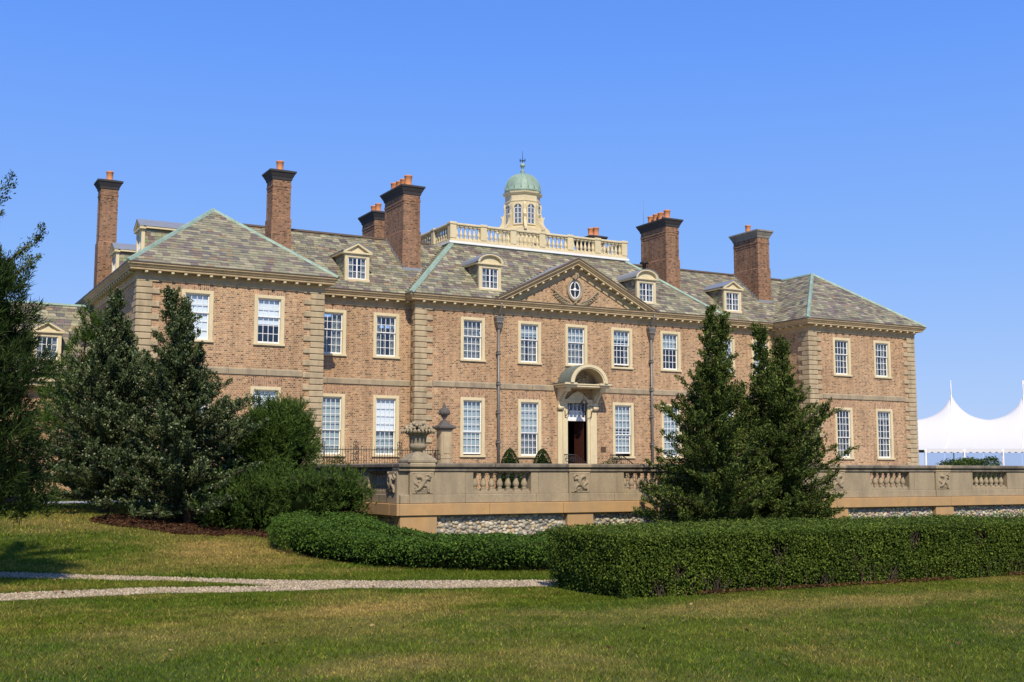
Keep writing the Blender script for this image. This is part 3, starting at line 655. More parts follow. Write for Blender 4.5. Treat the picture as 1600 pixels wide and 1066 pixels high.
def pav_roof(x0, x1, singles):
    xm = (x0+x1)/2; yf, yb = YP-.48, 61.98; ya, yb2 = 48.65, 57.85
    f1 = slate_plane([(x0,yf,EZ),(x1,yf,EZ),(xm,ya,RZ)], singles=singles)
    slate_plane([(x0,yb,EZ),(x0,yf,EZ),(xm,ya,RZ),(xm,yb2,RZ)]); slate_plane([(x1,yf,EZ),(x1,yb,EZ),(xm,yb2,RZ),(xm,ya,RZ)])
    MB().poly([(x1,yb,EZ),(x0,yb,EZ),(xm,yb2,RZ)]).build('roof', M_UNDER, H)
    hipbar((x0,yf,EZ+.03), (xm,ya,RZ+.03)); hipbar((x1,yf,EZ+.03), (xm,ya,RZ+.03)); hipbar((xm,ya,RZ+.02), (xm,yb2,RZ+.02), .12)
pav_roof(XL0-.48, XL1+.48, 300); pav_roof(XR0-.48, XR1+.48, 0)
def wing_roof(x0, x1):
    yf, ym, yb = YW-.48, 51.1, 55.08
    slate_plane([(x0,yf,EZ),(x1,yf,EZ),(x1,ym,RZ),(x0,ym,RZ)]); MB().poly([(x1,yb,EZ),(x0,yb,EZ),(x0,ym,RZ),(x1,ym,RZ)]).build('roof', M_UNDER, H)
    ridgebar((x0,ym,RZ+.03), (x1,ym,RZ+.03))
# wing roofs end where they die into the neighbouring hips
def valley_poly(xa, xb):
    return xa, xb
wing_L0, wing_R1 = 12.1, 45.72
def wing_clip(x_in, x_hip, sgn):
    """front slope of a wing clipped by the pavilion slope (x_in side) and by the centre hip (x_hip side)"""
    yf, ym = YW-.48, 51.1
    return yf, ym
slate_plane([(XL1+.48+.35*0,YW-.48,EZ),(XC0-.48,YW-.48,EZ),(24.0,51.1,RZ),(12.1,51.1,RZ)])
slate_plane([(XC1+.48,YW-.48,EZ),(XR0-.48,YW-.48,EZ),(45.7,51.1,RZ),(34.3,51.1,RZ)])
for a, c in ((12.1, 24.0), (34.3, 45.7)):
    MB().poly([(c,55.08,EZ),(a,55.08,EZ),(a,51.1,RZ),(c,51.1,RZ)]).build('roof', M_UNDER, H)
ridgebar((12.2,51.1,RZ+.03), (23.2,51.1,RZ+.03)); ridgebar((35.2,51.1,RZ+.03), (45.6,51.1,RZ+.03))
cx0, cx1, cyf, cyb = XC0-.48, XC1+.48, YC-.48, 57.9; DZ = 12.74; T = 3.75
dx0, dx1, dyf, dyb = cx0+T, cx1-T, cyf+T, cyb-T
PX0, PX1, APX, APZ = 24.42, 33.62, 29.02, 11.80; vy = cyf+(APZ-EZ)/((DZ-EZ)/T)
slate_plane([(cx0,cyf,EZ),(PX0,cyf,EZ),(APX,vy,APZ),(APX,dyf,DZ),(dx0,dyf,DZ)]); slate_plane([(PX1,cyf,EZ),(cx1,cyf,EZ),(dx1,dyf,DZ),(APX,dyf,DZ),(APX,vy,APZ)]); slate_plane([(cx0,cyb,EZ),(cx0,cyf,EZ),(dx0,dyf,DZ),(dx0,dyb,DZ)]); slate_plane([(cx1,cyf,EZ),(cx1,cyb,EZ),(dx1,dyb,DZ),(dx1,dyf,DZ)])
MB().poly([(cx1,cyb,EZ),(cx0,cyb,EZ),(dx0,dyb,DZ),(dx1,dyb,DZ)]).build('roof', M_UNDER, H)
hipbar((cx0,cyf,EZ+.03), (dx0,dyf,DZ+.03), .15); hipbar((cx1,cyf,EZ+.03), (dx1,dyf,DZ+.03), .15)
b = MB(); b.box(dx0-.06, dx1+.06, dyf-.06, dyf+.08, DZ-.10, DZ+.02); b.box(dx0-.061, dx0+.08, dyf+.08, dyb, DZ-.1, DZ+.019); b.build('ridge_flashing', M_COPPER, H)
b = MB(); b.box(dx0-.16, dx1+.16, dyf-.16, dyb+.16, DZ+.02, DZ+.13); b.build('deck_kerb', M_WHITE, H)
# lantern deck balustrade
BAL = link('roof_balustrade', MB().bbox(dx0-.10, dx1+.10, dyf-.10, dyf+.16, DZ+.13, DZ+.27, .02).bbox(dx0-.101, dx0+.16, dyf+.16, dyb+.1, DZ+.13, DZ+.269, .02).bbox(dx1-.16, dx1+.101, dyf+.16, dyb+.1, DZ+.13, DZ+.269, .02).bbox(dx0+.16, dx1-.16, dyb-.16, dyb+.1, DZ+.13, DZ+.268, .02).mesh('roof_balustrade', M_CREAM), H)
z0b, z1b = DZ+.27, DZ+.92
MB().bbox(dx0-.12, dx1+.12, dyf-.12, dyf+.17, z1b, z1b+.12, .03).bbox(dx0-.121, dx0+.17, dyf+.17, dyb+.12, z1b, z1b+.119, .03).bbox(dx1-.17, dx1+.121, dyf+.17, dyb+.12, z1b, z1b+.119, .03).bbox(dx0+.17, dx1-.17, dyb-.17, dyb+.12, z1b, z1b+.118, .03).build('handrail', M_CREAM, BAL, world=False)
def baluster_mesh(h, r, mt, n=10, square=True):
    b = MB(); s = r*1.05; b.box(-s, s, -s, s, 0, h*.10); b.box(-s, s, -s, s, h*.9, h)
    b.lathe([(r*.8,h*.1),(r*.9,h*.13),(r*.55,h*.17),(r*.75,h*.22),(r,h*.33),(r*.92,h*.42),(r*.6,h*.58),(r*.45,h*.72),(r*.5,h*.78),(r*.75,h*.8),(r*.75,h*.83),(r*.5,h*.85),(r*.7,h*.9)], 0, 0, n)
    return b.mesh('baluster', mt)
BM = baluster_mesh(z1b-z0b, .085, M_CREAM)
pm_ = MB().bbox(-.17, .17, -.17, .17, 0, z1b-z0b+.02, .02).bbox(-.20, .20, -.20, .20, z1b-z0b+.02, z1b-z0b+.16, .03).mesh('pedestal', M_CREAM)
peds = [dx0+.07+(dx1-dx0-.14)*i/6 for i in range(7)]; pey = [dyf+.07+(dyb-dyf-.14)*i/2 for i in range(3)]
for i, x in enumerate(peds):
    for yy in (dyf+.05, dyb-.05): link('pedestal', pm_, BAL, (x, yy, z0b), world=False)
    if i < 6:
        for k in range(6):
            q = x+(peds[i+1]-x)*(k+1.0)/7.0
            for yy in (dyf+.03, dyb-.03): link('baluster', BM, BAL, (q, yy, z0b), world=False)
for x in (dx0+.05, dx1-.05):
    link('pedestal', pm_, BAL, (x, pey[1], z0b), world=False)
    for i in range(2):
        for k in range(6): link('baluster', BM, BAL, (x, pey[i]+(pey[i+1]-pey[i])*(k+1)/7, z0b), world=False)

# dormers ---------------------------------------------------------
def dormer(kind, loc, rotz, slope, parent=None):
    """local: front faces -y, origin at the foot of the front"""
    root = bpy.data.objects.new('dormer', None); COL.objects.link(root)
    w, h = .57, 1.17; fb = MB(); fw = .15
    fb.bbox(-w, -w+fw, -.05, .10, 0, h-.02, .01); fb.bbox(w-fw, w, -.05, .10, 0, h-.02, .01); fb.bbox(-w+fw, w-fw, -.049, .099, h-.17, h-.02, .008); fb.bbox(-w-.02, w+.02, -.09, .11, -.06, .05, .01)
    me = fb.mesh('dormer', M_CREAM); bpy.data.objects.remove(root)
    root = link('dormer', me, parent or H, loc, rot=(0,0,rotz))
    L = h/slope; tall = .46; Lr = (h+tall)/slope
    for s in (-1, 1): MB().prism([(s*(w-.03),.08,-.05),(s*(w-.03),.08,h),(s*(w-.03),L,h)], (-s*.03,0,0)).build('cheek_board', M_UNDER, root, world=False)
    for s in (-1, 1):                               # slates hung on the cheeks
        b = MB(); z = 0
        while z < h:
            x = .10 - random.uniform(0,.15)
            while x < L:
                wd = random.choice((.2,.26)); a, c = max(x, .1), min(x+wd, L)
                if c-a > .04 and z+.17 > a*slope:
                    col = tuple(k*random.uniform(.8,1.15) for k in SLCOL[random.choices(range(10), SLW)[0]]); xx = s*(w-.028)
                    b.add([(xx+s*.02,a+.004,z),(xx+s*.02,c-.004,z),(xx+s*.004,c-.004,min(h,z+.2)),(xx+s*.004,a+.004,min(h,z+.2)),(xx,a,z),(xx,c,z)], [(0,1,2,3),(0,1,5,4)], col)
                x += wd
            z += .15
        o = link('cheek_slates', b.mesh('cheek_slates', M_SLATE, fix=False), root, world=False); o['kind'] = 'stuff'
    e = w+.11
    if kind == 'pediment':
        b = MB(); rise = .44
        b.bbox(-e, e, -.14, .12, h-.02, h+.07, .015); 
        b.prism([(-w,-.03,h+.07),(w,-.03,h+.07),(0,-.03,h+rise-.06)], (0,.06,0)); b.build('pediment', M_CREAM, root, world=False)
        b = MB()
        for s in (-1, 1): b.prism([(s*e,-.14,h+.07),(s*e,-.14,h+.12),(0,-.14,h+rise+.05),(0,-.14,h+rise-.045),(s*(e-.14),-.14,h+.07)], (0,.15,0))
        b.build('raking_cornice', M_CREAM, root, world=False)
        b = MB()
        for s in (-1, 1):
            b.prism([(s*(e+.02),-.16,h+.115),(s*(e+.02),-.16,h+.14),(0,-.16,h+rise+.08),(0,-.16,h+rise+.05)], (0,Lr+.3,0))
        b.build('lead_roof', M_LEAD, root, world=False)
        for s in (-1, 1): MB().box(s*w*.9, s*e, .12, L+.05, h+.03, h+.11).build('eave_board', M_CREAM, root, world=False)
    else:
        n = 14; rise = .42
        arc = lambda r0, dz: [(r0*math.cos(math.pi*(1-k/n)), h+.07+dz+(rise+dz*.0)*(r0/e)*math.sin(math.pi*k/n)) for k in range(n+1)]
        b = MB(); b.bbox(-e, e, -.14, .12, h-.02, h+.07, .015); p_ = arc(e-.12, 0); b.prism([(x,-.03,z) for x, z in p_], (0,.06,0)); b.build('segmental_pediment', M_CREAM, root, world=False)
        b = MB(); o_, i_ = arc(e, .02), arc(e-.13, 0); vs = [(x,-.15,z) for x, z in o_]+[(x,-.15,z) for x, z in i_]+[(x,.0,z) for x, z in o_]+[(x,.0,z) for x, z in i_]; m_ = n+1
        b.add(vs, [(k,k+1,m_+k+1,m_+k) for k in range(n)]+[(m_+k,m_+k+1,3*m_+k+1,3*m_+k) for k in range(n)]+[(k,2*m_+k,2*m_+k+1,k+1) for k in range(n)], None, True); b.build('arched_cornice', M_CREAM, root, world=False)
        b = MB(); o_ = arc(e+.02, .03); vs = [(x,-.17,z) for x, z in o_]+[(x,Lr+.3,z) for x, z in o_]; b.add(vs, [(k,k+1,m_+k+1,m_+k) for k in range(n)], None, True)
        vs = [(x,-.17,z) for x, z in o_]+[(x*.97,-.17,z-.025) for x, z in o_]; b.add(vs, [(k,k+1,m_+k+1,m_+k) for k in range(n)]); b.build('lead_roof', M_LEAD, root, world=False)
        for s in (-1, 1): MB().box(s*w*.9, s*e, .12, L+.05, h+.03, h+.11).build('eave_board', M_CREAM, root, world=False)
    x0, x1, za, zb = -w+fw, w-fw, .05, h-.17; b = MB(); sf = .035
    b.box(x0, x0+sf, 0, .04, za, zb); b.box(x1-sf, x1, 0, .04, za, zb); b.box(x0+sf, x1-sf, .001, .039, za, za+.05); b.box(x0+sf, x1-sf, .001, .039, zb-.035, zb); b.box(-.03, .03, -.005, .035, za+.05, zb-.035)
    gw = (x1-x0-2*sf)
    for i in (1, 3): q = x0+sf+gw*i/4; b.box(q-.011, q+.011, .006, .03, za+.05, zb-.035)
    for j in (1, 2):
        q = za+.05+(zb-za-.085)*j/3; b.box(x0+sf, -.03, .007, .029, q-.011, q+.011); b.box(.03, x1-sf, .007, .029, q-.011, q+.011)
    b.build('sash', M_WHITE, root, world=False)
    for i in range(4):
        for j in range(3):
            hw, hz = gw/8-.008, (zb-za-.085)/6-.008; cx_, cz = x0+sf+gw*(i+.5)/4, za+.05+(zb-za-.085)*(j+.5)/3
            key = 'dp'
            if key not in WM: WM[key] = MB().box(-hw, hw, -.002, .002, -hz, hz).mesh('pane', M_GLASS)
            link('pane', WM[key], root, (cx_, .018, cz), world=False, rot=(R(random.gauss(0,.6)),0,R(random.gauss(0,.6))))
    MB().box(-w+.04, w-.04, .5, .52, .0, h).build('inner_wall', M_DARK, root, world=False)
    link('curtain', curtain(x0, x0+gw*.3, za, zb, .1, .02, .08), root, world=False); link('curtain', curtain(x1-gw*.3, x1, za, zb, .1, .02, .08), root, world=False)
sw = (RZ-EZ)/(51.1-47.12); sc_ = (DZ-EZ)/T; sp = (RZ-EZ)/4.13
zb_w = EZ+sw*(47.8-47.12)
dormer('pediment', (18.27, 47.8, zb_w), 0, sw); dormer('pediment', (39.3, 47.8, zb_w), 0, sw)
dormer('segmental', (24.52, 47.1, EZ+sc_*(47.1-cyf)), 0, sc_); dormer('segmental', (33.28, 47.1, EZ+sc_*(47.1-cyf)), 0, sc_)
for yy in (50.15, 56.0): dormer('pediment', (9.4, yy, EZ+sp*(9.4-(XL0-.48))), -math.pi/2, sp)

# chimneys --------------------------------------------------------
b = MB(); b.lathe([(.16,0),(.16,.06),(.14,.09),(.15,.42),(.17,.44),(.17,.49),(.13,.5),(.12,.40)], 0, 0, 14); POT = b.mesh('chimney_pot', M_POT)
def chimney(x0, x1, y0, y1, z0, pots, top=15.02, shoulder=12.85, cap=M_CAP, potz=1.0):
    b = MB(); cx_, cy_ = (x0+x1)/2, (y0+y1)/2; a, c = (x1-x0)/2, (y1-y0)/2
    b.box(x0-.035, x1+.035, y0-.035, y1+.035, z0, shoulder); b.frus(cx_, cy_, shoulder, shoulder+.05, a+.035, c+.035, a-.02, c-.02)
    zt = top-.75; e = .14; zb = shoulder+.05
    b.box(x0+.02, x1-.02, y0+.02, y1-.02, zb, zt)
    for sx in (0, 1):                              # raised borders leave a sunk panel in each face
        for sy in (0, 1):
            b.box((x0 if not sx else x1-e), (x0+e if not sx else x1), (y0 if not sy else y1-e), (y0+e if not sy else y1), zb, zt)
    b.box(x0+.001, x1-.001, y0+.001, y1-.001, zt-.12, zt); b.box(x0-.02, x1+.02, y0-.02, y1+.02, zt, zt+.10); b.box(x0-.001, x1+.001, y0-.001, y1+.001, zt+.10, top-.43)
    o = link('chimney', b.mesh('chimney', M_CHIM), H)
    b = MB(); b.frus(cx_, cy_, top-.43, top-.30, a+.03, c+.03, a+.06, c+.06); b.frus(cx_, cy_, top-.30, top-.10, a+.07, c+.07, a+.17, c+.17); b.frus(cx_, cy_, top-.10, top-.02, a+.19, c+.19, a+.19, c+.19); b.frus(cx_, cy_, top-.02, top+.05, a+.17, c+.17, a-.05, c-.05)
    b.build('cap', cap, o, world=False)
    for px_, py_, s in pots: link('chimney_pot', POT, o, (px_, py_, top), world=False, scale=(s, s, s*potz))
    b = MB(); b.box(x0-.06, x1+.06, y0-.07, y0-.03, z0+.0, z0+.06); b.build('flashing', M_LEAD, o, world=False)
    return o
rz = lambda y: EZ+sw*(y-47.12)
chimney(8.84, 9.64, 57.2, 58.0, 9.0, [(9.28,57.6,1.05)], top=15.62, shoulder=12.6)
chimney(14.83, 15.66, 49.25, 50.15, 11.0, [(15.27,49.7,1.05)])
chimney(20.99, 21.83, 49.02, 51.3, 10.9, [(21.4,49.45,1.15),(21.4,50.0,1.05),(21.4,50.5,1.05),(21.35,51.0,1.1)])
chimney(21.75, 22.45, 54.5, 56.2, 11.0, [(22.1,54.9,1),(22.1,55.5,1)], top=14.95)
chimney(35.95, 36.77, 49.0, 51.3, 10.9, [(36.36,49.45,1.1),(36.36,50.0,1.05),(36.36,50.45,1.05),(36.36,50.95,1.0)])
chimney(42.10, 42.92, 48.95, 51.0, 10.9, [(42.5,50.2,1)], cap=M_PALECAP)
chimney(34.75, 35.55, 54.4, 56.0, 11.0, [(34.95,54.8,1),(35.25,54.7,1.1)], top=14.95)
# stepped flashing up the side of the big chimneys, roof vent, lightning rod
for cx_ in (20.95, 42.06):
    b = MB(); k = 11
    for i in range(k):
        y = 49.02+(51.1-49.02)*i/k; b.box(cx_-.012, cx_+.02, y, y+.20, rz(y)-.05, rz(y+.19)+.05)
    b.box(cx_-.03, cx_+.92, 48.86, 48.97, rz(48.95)-.10, rz(48.95)+.07); b.build('stepped_flashing', M_LEAD, H)
b = MB(); b.lathe([(.10,12.2),(.10,12.55),(.24,12.58),(.22,12.66),(.03,12.74)], 34.95, 49.6, 10); b.build('roof_vent', M_IRON, H)
MB().tube([(36.0,51.1,15.0),(36.0,51.1,16.4)], .008, 4).build('lightning_rod', M_LEADP, H)

# pediment over the entrance ---------------------------------------
px0, px1, apx, apz = 24.42, 33.62, 29.02, 11.80; yb = YC
b = MB(); b.add([(px0+.3,yb-.004,9.5),(px1-.3,yb-.004,9.5),(apx,yb-.004,apz-.3)], [(0,1,2)])
TY = link('tympanum', b.mesh('tympanum', M_BRICK, fix=False), H)
def rake(s, prof, name, mt, d0=-.48, d1=.0):
    """prof: list of (out, drop) where drop is measured down from the top edge, perpendicular to the rake"""
    a = Vector((px0 if s < 0 else px1, 0, 9.50)); c = Vector((apx, 0, apz)); d = (c-a).normalized(); nn = Vector((-d.z, 0, d.x)) if s < 0 else Vector((d.z, 0, -d.x))
    b = MB(); vs = []
    for end in (a, c):
        for o, dr in prof:
            p = end - nn*dr
            if end is c:                           # mitre at the apex
                t = (apx-p.x)/d.x; p = p + d*t
            else:
                t = (9.52-p.z)/d.z; p = p + d*t if p.z < 9.52 else p
            vs.append((p.x, yb-o, p.z))
    k = len(prof); b.add(vs, [(j, j+1, k+j+1, k+j) for j in range(k-1)]+[tuple(range(k)), tuple(range(2*k-1, k-1, -1))]); return b.build(name, mt, H)
for s in (-1, 1):
    r_o = rake(s, [(0,0),(.48,0),(.48,.05),(.44,.08),(.40,.13),(.36,.15),(.36,.22),(.10,.225),(.10,.33),(.06,.36),(.05,.55),(0,.55)], 'raking_cornice', M_CORN)
    rake(s, [(.0,-.06),(.50,-.06),(.50,.0),(0,.0)], 'rake_flashing', M_DCOP)
    a = Vector((px0 if s < 0 else px1, 0, 9.50)); c = Vector((apx, 0, apz)); d = (c-a).normalized(); nn = Vector((-d.z,0,d.x)) if s < 0 else Vector((d.z,0,-d.x)); L = (c-a).length
    for k in range(2, 11):
        p = a + d*(L*(k+.3)/11.2) - nn*.225
        link('modillion', MOD, r_o, (p.x, yb-.10, p.z) if True else None, world=False, rot=(0, -math.atan2(d.z, abs(d.x))*(-s if False else (1 if s < 0 else -1)), 0)).delta_location = tuple(-nn*.10)
# little roof behind the pediment
b = MB(); bk = 50.0
for s in (-1, 1):
    e = px0 if s < 0 else px1
    b.add([(e,yb-.45,9.54),(e,yb+.1,9.54),(apx,yb+2.9,apz+.02),(apx,yb-.45,apz+.02)], [(0,1,2,3)])
b.build('pediment_roof', M_LEAD, H)
MB().box(px0+.25, px1-.25, yb-.47, yb-.02, 9.545, 9.56).build('ledge_flashing', M_COPPER, H)
# oculus with carved surround
ocx, ocz = 29.05, 10.38; n = 28
def ring(r0x, r0z, r1x, r1z, y0, y1, b):
    vs = []
    for rx, rzz, y in ((r0x,r0z,y0),(r1x,r1z,y1)):
        vs += [(ocx+rx*math.cos(6.2832*k/n), y, ocz+rzz*math.sin(6.2832*k/n)) for k in range(n)]
    b.add(vs, [(k,(k+1)%n,n+(k+1)%n,n+k) for k in range(n)], None, True)
b = MB(); ring(.46,.58,.44,.56,yb-.01,yb-.09,b); ring(.44,.56,.38,.50,yb-.09,yb-.11,b); ring(.38,.50,.34,.46,yb-.11,yb-.06,b); ring(.34,.46,.31,.43,yb-.06,yb-.05,b); ring(.31,.43,.30,.42,yb-.05,yb+.12,b)
OC = link('oculus', b.mesh('oculus', M_STONE), H)
b = MB(); ring(.30,.42,.25,.37,yb-.03,yb-.035,b); ring(.25,.37,.25,.37,yb-.035,yb-.01,b); b.lathe([(.09,-.01),(.09,.03)], 0, 0, 12)
for k in range(len(b.v)-24, len(b.v)): v = b.v[k]; b.v[k] = (ocx+v[0], yb-.02-v[2], ocz+v[1])
b.box(ocx-.018, ocx+.018, yb-.036, yb-.012, ocz+.09, ocz+.38); b.box(ocx-.018, ocx+.018, yb-.036, yb-.012, ocz-.38, ocz-.09); b.box(ocx-.26, ocx-.09, yb-.036, yb-.012, ocz-.018, ocz+.018); b.box(ocx+.09, ocx+.26, yb-.036, yb-.012, ocz-.018, ocz+.018)
b.build('oculus_sash', M_WHITE, OC, world=False)
b = MB(); b.add([(ocx+.3*math.cos(6.2832*k/n), yb-.008, ocz+.42*math.sin(6.2832*k/n)) for k in range(n)], [tuple(range(n))]); b.build('pane', simple('oculus_glass', (.02,.025,.03), .08, .1, 2, bmp=0), OC, world=False)
b = MB()
for i in range(26):
    a = random.uniform(0, 6.28); q = random.uniform(.0, .17); b.blob((ocx+q*math.cos(a)*1.2, yb-.10-random.uniform(0,.05), ocz+.66+q*math.sin(a)), random.uniform(.03,.06), 6, 4)
for i in range(14):
    a = random.uniform(0, 6.28); q = random.uniform(.0, .13); b.blob((ocx+q*math.cos(a)*1.3, yb-.10, ocz-.60+q*math.sin(a)), random.uniform(.03,.055), 6, 4)
for s in (-1, 1):
    stem = [(ocx+s*(.15+.95*t), yb-.06, ocz-.75+.10*t+.42*t*t) for t in np.linspace(0, 1, 9)]; b.tube(stem, [.05,.05,.048,.045,.04,.036,.03,.025,.018], 6)
    for i, t in enumerate(np.linspace(.15, 1, 8)):
        p = Vector((ocx+s*(.15+.95*t), yb-.07, ocz-.75+.10*t+.42*t*t))
        for sg in (-1, 1):
            q = p+Vector((s*(.16+.05*sg), 0, .13*sg+.10)); m_ = (p+q)/2+Vector((-s*.03,-.02,.05*sg)); b.tube([p, m_, q, q+Vector((s*.05,0,-.06))], [.03,.034,.024,.01], 5)
b.build('carved_ornament', M_STONE, OC, world=False)

# downspouts
for x in (24.86, 33.38):
    b = MB(); b.tube([(x,YC-.14,1.0),(x,YC-.14,8.40)], .065, 8); 
    for z in (1.6, 3.0, 4.35, 5.65, 7.05): b.bbox(x-.10, x+.10, YC-.24, YC-.01, z, z+.09, .02); b.bbox(x-.085, x+.085, YC-.22, YC-.03, z+.12, z+.17, .015)
    b.frus(x, YC-.15, 8.25, 8.50, .08, .08, .16, .13); b.bbox(x-.17, x+.17, YC-.29, YC-.01, 8.50, 8.62, .02); b.frus(x, YC-.15, 8.62, 8.70, .17, .14, .20, .15); b.bbox(x-.20, x+.20, YC-.31, YC-.008, 8.70, 8.82, .015)
    for k in (-1, 0, 1): b.blob((x+k*.10, YC-.30, 8.52), .045, 6, 4)
    b.tube([(x,YC-.16,8.80),(x,YC-.2,8.98),(x,YC-.40,9.2),(x,YC-.46,9.42)], .05, 7); b.build('downspout', M_LEADP, H)

# entrance ----------------------------------------------------------
EX = 29.12; b = MB()
for s in (-1, 1):
    b.bbox(EX+s*.55-(.0 if s > 0 else .14), EX+s*.55+(.14 if s > 0 else .0), YC-.10, YC+.3, 1.55, 4.95, .01)
    b.bbox(min(EX+s*.69,EX+s*.83), max(EX+s*.69,EX+s*.83), YC-.14, YC, 1.55, 5.02, .015); b.bbox(min(EX+s*.83,EX+s*1.08), max(EX+s*.83,EX+s*1.08), YC-.09, YC, 1.55, 4.55, .01)
b.bbox(EX-.69, EX+.69, YC-.101, YC+.3, 4.95, 5.12, .01); b.bbox(EX-.83, EX+.83, YC-.141, YC, 5.02, 5.14, .012)
b.prism([(EX-.6,YC-.12,5.14),(EX+.6,YC-.12,5.14),(EX+.28,YC-.12,5.40),(EX,YC-.12,5.52),(EX-.28,YC-.12,5.40)], (0,.10,0))
DS = link('door_surround', b.mesh('door_surround', M_CREAM), H)
b = MB(); b.box(EX-.55, EX+.55, YC+.12, YC+.2, 4.12, 4.24); 
for k in range(6): q = EX-.55+1.1*k/5; b.box(q-.02, q+.02, YC+.13, YC+.17, 4.24, 4.95)
b.box(EX-.55, EX+.55, YC+.132, YC+.168, 4.56, 4.60); b.box(EX-.55, EX+.55, YC+.131, YC+.169, 4.24, 4.30); b.build('fanlight', M_WHITE, DS, world=False)
MB().box(EX-.55, EX+.55, YC+.148, YC+.152, 4.24, 4.95).build('pane', M_GLASS, DS, world=False)
MB().box(EX-.55, EX+.55, YC+.26, YC+.27, 4.2, 4.62).build('blind', M_BLIND, DS, world=False)
b = MB(); b.bbox(0, .52, 0, .05, 0, 2.52, .005)
for z0_, z1_ in ((.15,.75),(.85,1.25),(1.35,2.35)): b.bbox(.08, .44, -.012, .02, z0_, z1_, .012)
DL = b.mesh('door_leaf', M_DOOR)
link('door', DL, DS, (EX+.53, YC+.20, 1.58), world=False, rot=(0,0,R(180-62))); link('door', DL, DS, (EX-.53, YC+.22, 1.58), world=False, rot=(0,0,R(80)))
b = MB(); b.box(EX-.2, EX+.08, YC+2.2, YC+2.3, 1.5, 4.6); b.build('inner_pillar', M_CREAM, DS, world=False)
MB().bbox(EX-1.5, EX+1.5, YC-1.5, YC+.3, 1.28, 1.55, .02).bbox(EX-1.8, EX+1.8, YC-1.85, YC, 1.0, 1.28, .02).build('door_step', M_STONE, DS, world=False)
# hood: half-barrel on a moulded slab carried by consoles
hx, hz, hr, hd = EX, 5.84, .98, 1.12; b = MB()
b.bbox(hx-1.30, hx-.62, YC-hd, YC, 5.74, 5.84, .02); b.bbox(hx+.62, hx+1.30, YC-hd, YC, 5.74, 5.84, .02); b.bbox(hx-.62, hx+.62, YC-hd+.06, YC, 5.741, 5.80, .01); b.bbox(hx-1.22, hx+1.22, YC-hd+.10, YC, 5.64, 5.74, .02)
n = 20; ang = [math.pi*(1-k/n) for k in range(n+1)]
def band(r0, r1, y0, y1):
    vs = [(hx+r*math.cos(a), y, hz+r*math.sin(a)*.86) for r, y in ((r1,y0),(r0,y0),(r0,y1),(r1,y1)) for a in ang]; m_ = n+1
    b.add(vs, [(j*m_+k, j*m_+k+1, ((j+1)%4)*m_+k+1, ((j+1)%4)*m_+k) for j in range(4) for k in range(n)], None, False)
band(.80, .98, YC-hd-.02, YC-hd+.10); band(.86, 1.02, YC-hd-.06, YC-hd+.02)
HD = link('door_hood', b.mesh('door_hood', M_CREAM), H)
b = MB(); vs = [(hx+1.03*math.cos(a), y, hz+1.03*.86*math.sin(a)) for y in (YC-hd-.04, YC+.0) for a in ang]; b.add(vs, [(k,k+1,n+2+k,n+1+k) for k in range(n)], None, True)
b.box(hx-1.32, hx-.98, YC-hd+.0, YC, 5.842, 5.862); b.box(hx+.98, hx+1.32, YC-hd, YC, 5.842, 5.862)
b.build('hood_roof', simple('grey_copper', (.15,.185,.165), .6, .2, 4, stain=.4), HD, world=False)
b = MB(); vs = [(hx+.80*math.cos(a), y, hz+.80*.86*math.sin(a)) for y in (YC-hd+.05, YC-.25) for a in ang]; b.add(vs, [(k,k+1,n+2+k,n+1+k) for k in range(n)], None, True)
b.add([(hx+.80*math.cos(a), YC-.25, hz+.80*.86*math.sin(a)) for a in ang], [tuple(range(n+1))])
for i in range(60):
    a = random.uniform(.1, 3.04); q = random.uniform(.1,.68); b.blob((hx+q*math.cos(a), YC-.27, hz+q*.86*math.sin(a)), random.uniform(.03,.07), 6, 4)
b.build('shell_carving', M_STONE, HD, world=False)
for s in (-1, 1):
    b = MB(); x_ = hx+s*.96
    pr = [(YC,4.62),(YC-.16,4.60),(YC-.22,4.72),(YC-.16,4.86),(YC-.18,5.05),(YC-.34,5.30),(YC-.66,5.46),(YC-.86,5.50),(YC-.88,5.64),(YC,5.64)]
    b.prism([(x_-.12,y,z) for y, z in pr], (.24,0,0)); b.tube([(x_-.14,YC-.74,5.54),(x_+.14,YC-.74,5.54)], .10, 10); b.tube([(x_-.14,YC-.14,4.72),(x_+.14,YC-.14,4.72)], .10, 10)
    for k in range(5): b.blob((x_, YC-.24-.09*k, 4.98+.10*k), (.09,.05,.06), 6, 4)
    b.build('console', M_CREAM, HD, world=False)

# cupola ------------------------------------------------------------
CX, CY = 29.10, 52.2; q8 = math.pi/8
b = MB(); b.lathe([(1.38,DZ+.1),(1.38,DZ+.9),(1.32,DZ+.95),(1.26,14.02),(1.26,14.18),(1.12,14.22),(.93,14.24),(.93,15.62),(.96,15.64),(.96,15.70),(.92,15.72),(.92,15.98),(.97,16.0),(1.04,16.08),(1.06,16.16),(.98,16.18),(.2,16.2)], CX, CY, 8, False, q8)
CU = link('cupola', b.mesh('cupola', M_CREAM), H)
b = MB(); n = 32; prof = [(.96,16.18),(.96,16.30),(.94,16.32)] + [(.93*math.cos(t)**.85+.0, 16.32+.92*math.sin(t)) for t in np.linspace(0, 1.42, 9)] + [(.12,17.25)]
b.lathe(prof, CX, CY, n)
DO = b.build('dome', M_COPPER, CU, world=False)
for k in range(16):
    a = 6.2832*(k+.5)/16; b = MB(); b.tube([(CX+(r_+.008)*math.cos(a), CY+(r_+.008)*math.sin(a), z) for r_, z in prof[2:]], .022, 5); b.build('dome_rib', M_COPPER, CU, world=False)
b = MB(); b.lathe([(.20,17.16),(.16,17.24),(.17,17.26),(.09,17.36),(.13,17.40),(.06,17.44),(.055,17.58),(.08,17.6)], CX, CY, 12); b.blob((CX,CY,17.72), .135, 14, 9); b.build('finial', M_COPPER, CU, world=False)
